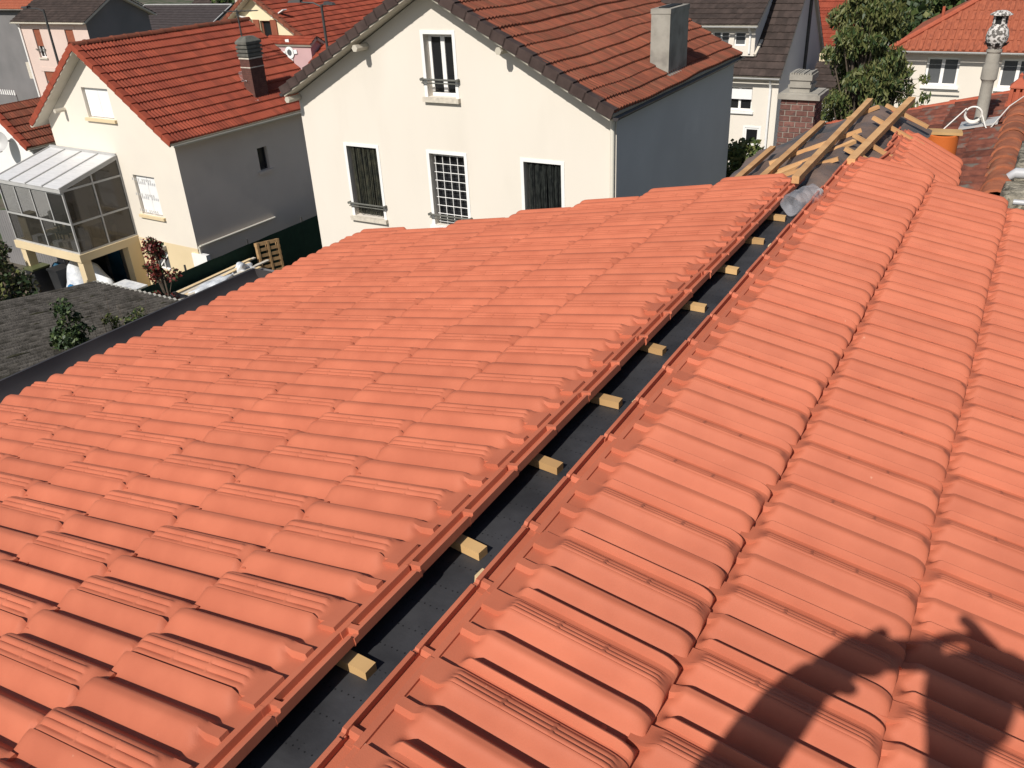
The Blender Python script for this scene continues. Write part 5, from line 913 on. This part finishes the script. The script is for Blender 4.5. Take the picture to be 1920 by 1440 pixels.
# far rows of houses closing the view
for k, (x, y, w_, m, tl) in enumerate(((-95, 62, 9, 'cream', 'red_tile'), (-82, 70, 9, 'cream2', 'brown_tile'), (-70, 78, 10, 'white', 'red_tile'), (-30, 74, 9, 'cream', 'red_tile'), (-22, 66, 8, 'yellow', 'brown_tile'), (12, 74, 9, 'cream2', 'orange_tile'))):
    gable_house('house', ['distant cream house with red roof, far left', 'distant pale house with brown roof, far left', 'distant white house with red roof behind the dark roof', 'distant cream house with red roof behind the tall cream house', 'distant yellow house with brown roof behind the tall cream house', 'distant house with orange roof, far right'][k], fm, y, y + 7, -x - w_, -x, y + 3.5, -4.6, .6, .3, .3, 10, m, tl, 'soffit', {}, None, m, None, None, gut=None, amp=.03, pitch=.3)

# ---------------------------------------------------------------- the photographer (behind the camera, seen only as a shadow)
pr = thing('person', 'photographer holding up a phone on the right roof slope, seen only as a shadow', 'person', rel(.12, -.42, -1.35))
def skinned(name, pts, edges, m, parent, sub=2):
    me = bpy.data.meshes.new(name); me.from_pydata([tuple(rel(*p[:3])) for p in pts], edges, []); o = link(bpy.data.objects.new(name, me), parent); me.materials.append(m)
    md = o.modifiers.new('skin', 'SKIN'); md.use_smooth_shade = True
    for i, p in enumerate(pts): me.skin_vertices[0].data[i].radius = (p[3], p[3])
    me.skin_vertices[0].data[0].use_root = True; s = o.modifiers.new('sub', 'SUBSURF'); s.levels = s.render_levels = sub; return o
pts = [(.11, -.44, -.62, .13), (.10, -.42, -.42, .125), (.09, -.40, -.20, .135), (.085, -.375, -.06, .12), (.08, -.35, .035, .055), (.072, -.315, .095, .055),      # spine, neck
       (.068, -.29, .15, .075), (.058, -.275, .215, .055),                                                                                                # head
       (.245, -.27, -.05, .065), (.375, -.20, -.02, .055), (.24, -.075, .022, .055), (.15, .0, .022, .046), (.112, .012, .026, .036),                          # right arm
       (-.085, -.455, -.06, .065), (-.29, -.51, -.10, .058), (-.245, -.36, -.05, .060), (-.195, -.21, -.006, .052), (-.165, -.14, .012, .036),                 # left arm
       (.19, -.40, -.70, .085), (.235, -.38, -1.02, .058), (.245, -.42, -1.33, .042), (.21, -.33, -1.375, .035),
       (.03, -.48, -.70, .085), (.035, -.47, -1.02, .058), (.03, -.52, -1.29, .042), (-.01, -.43, -1.335, .035)]
E_ = [(0, 1), (1, 2), (2, 3), (3, 4), (4, 5), (5, 6), (6, 7), (3, 8), (8, 9), (9, 10), (10, 11), (11, 12), (3, 13), (13, 14), (14, 15), (15, 16), (16, 17), (0, 18), (18, 19), (19, 20), (20, 21), (0, 22), (22, 23), (23, 24), (24, 25)]
skinned('body', pts, E_, M['cloth'], pr)
b = B(); bm_c = rel(.070, -.285, .165); b.lathe(bm_c, [(.001, -.105), (.045, -.09), (.068, -.03), (.073, .03), (.06, .075), (.03, .098), (.001, .104)], 20); b.build('head', M['skin'], pr, True)
b = B(); b.lathe(bm_c + Vector((.012, -.02, .01)), [(.074, -.03), (.079, .03), (.066, .08), (.034, .103), (.001, .11)], 20); b.build('hair', M['hair'], pr, True)
# hands: palm and five bent fingers each, closing on the ends of the phone
rtc = lambda x, y, z: tuple(rt * x + dn * y + fw * z)
def hand(name, wr, palm, fingers):
    P_ = [rtc(*wr) + (.042,), rtc(*palm) + (.056,)]; Ee = [(0, 1)]
    for fg in fingers:
        base = 1
        for i, q in enumerate(fg): P_.append(rtc(*q[:3]) + ((.016, .015, .0135, .0115)[i],)); Ee.append((base, len(P_) - 1)); base = len(P_) - 1
    skinned(name, P_, Ee, M['skin'], pr)
hand('left_hand', (-.262, .05, -.06), (-.200, .006, -.035), [[(-.18, -.022, -.03), (-.160, -.034, -.022), (-.140, -.036, -.018)], [(-.155, -.02, -.035), (-.118, -.042, -.025), (-.092, -.052, -.018)], [(-.15, .0, -.04), (-.115, -.012, -.032), (-.092, -.012, -.022)], [(-.155, .022, -.04), (-.12, .026, -.035), (-.098, .020, -.024)], [(-.19, .045, -.03), (-.165, .066, -.02), (-.14, .060, -.016)]])
hand('right_hand', (.140, .030, -.06), (.094, .002, -.045), [[(.095, -.048, -.035), (.076, -.072, -.026), (.058, -.086, -.018)], [(.076, -.040, -.035), (.042, -.040, -.024), (.004, -.028, -.016)], [(.058, .012, -.045), (.035, .012, -.034), (.016, .010, -.022)], [(.064, .026, -.045), (.040, .028, -.036), (.020, .024, -.024)], [(.085, .040, -.03), (.06, .045, -.02), (.035, .036, -.016)]])
ph = thing('phone', 'dark phone held up by the photographer, seen only as a shadow', 'phone', rel(*rtc(-.05, 0, -.013))); b = B(); b.obox(rel(*rtc(-.125, -.034, -.017)), rt * .150, dn * .067, fw * .0075); b.build('phone_body', M['black_plastic'], ph)
sc_ = thing('screen_fence', 'dark boarded screen at the foot of the white wall with the satellite dish', 'fence', (-32, 17.5, 0))
for k in range(24): b = B(); b.box(-33.6 + .155 * k, 17.5, 0, -33.6 + .155 * k + .145, 17.53, 2.15 + .02 * (k % 3)); b.build('board', M['dark_render'], sc_)
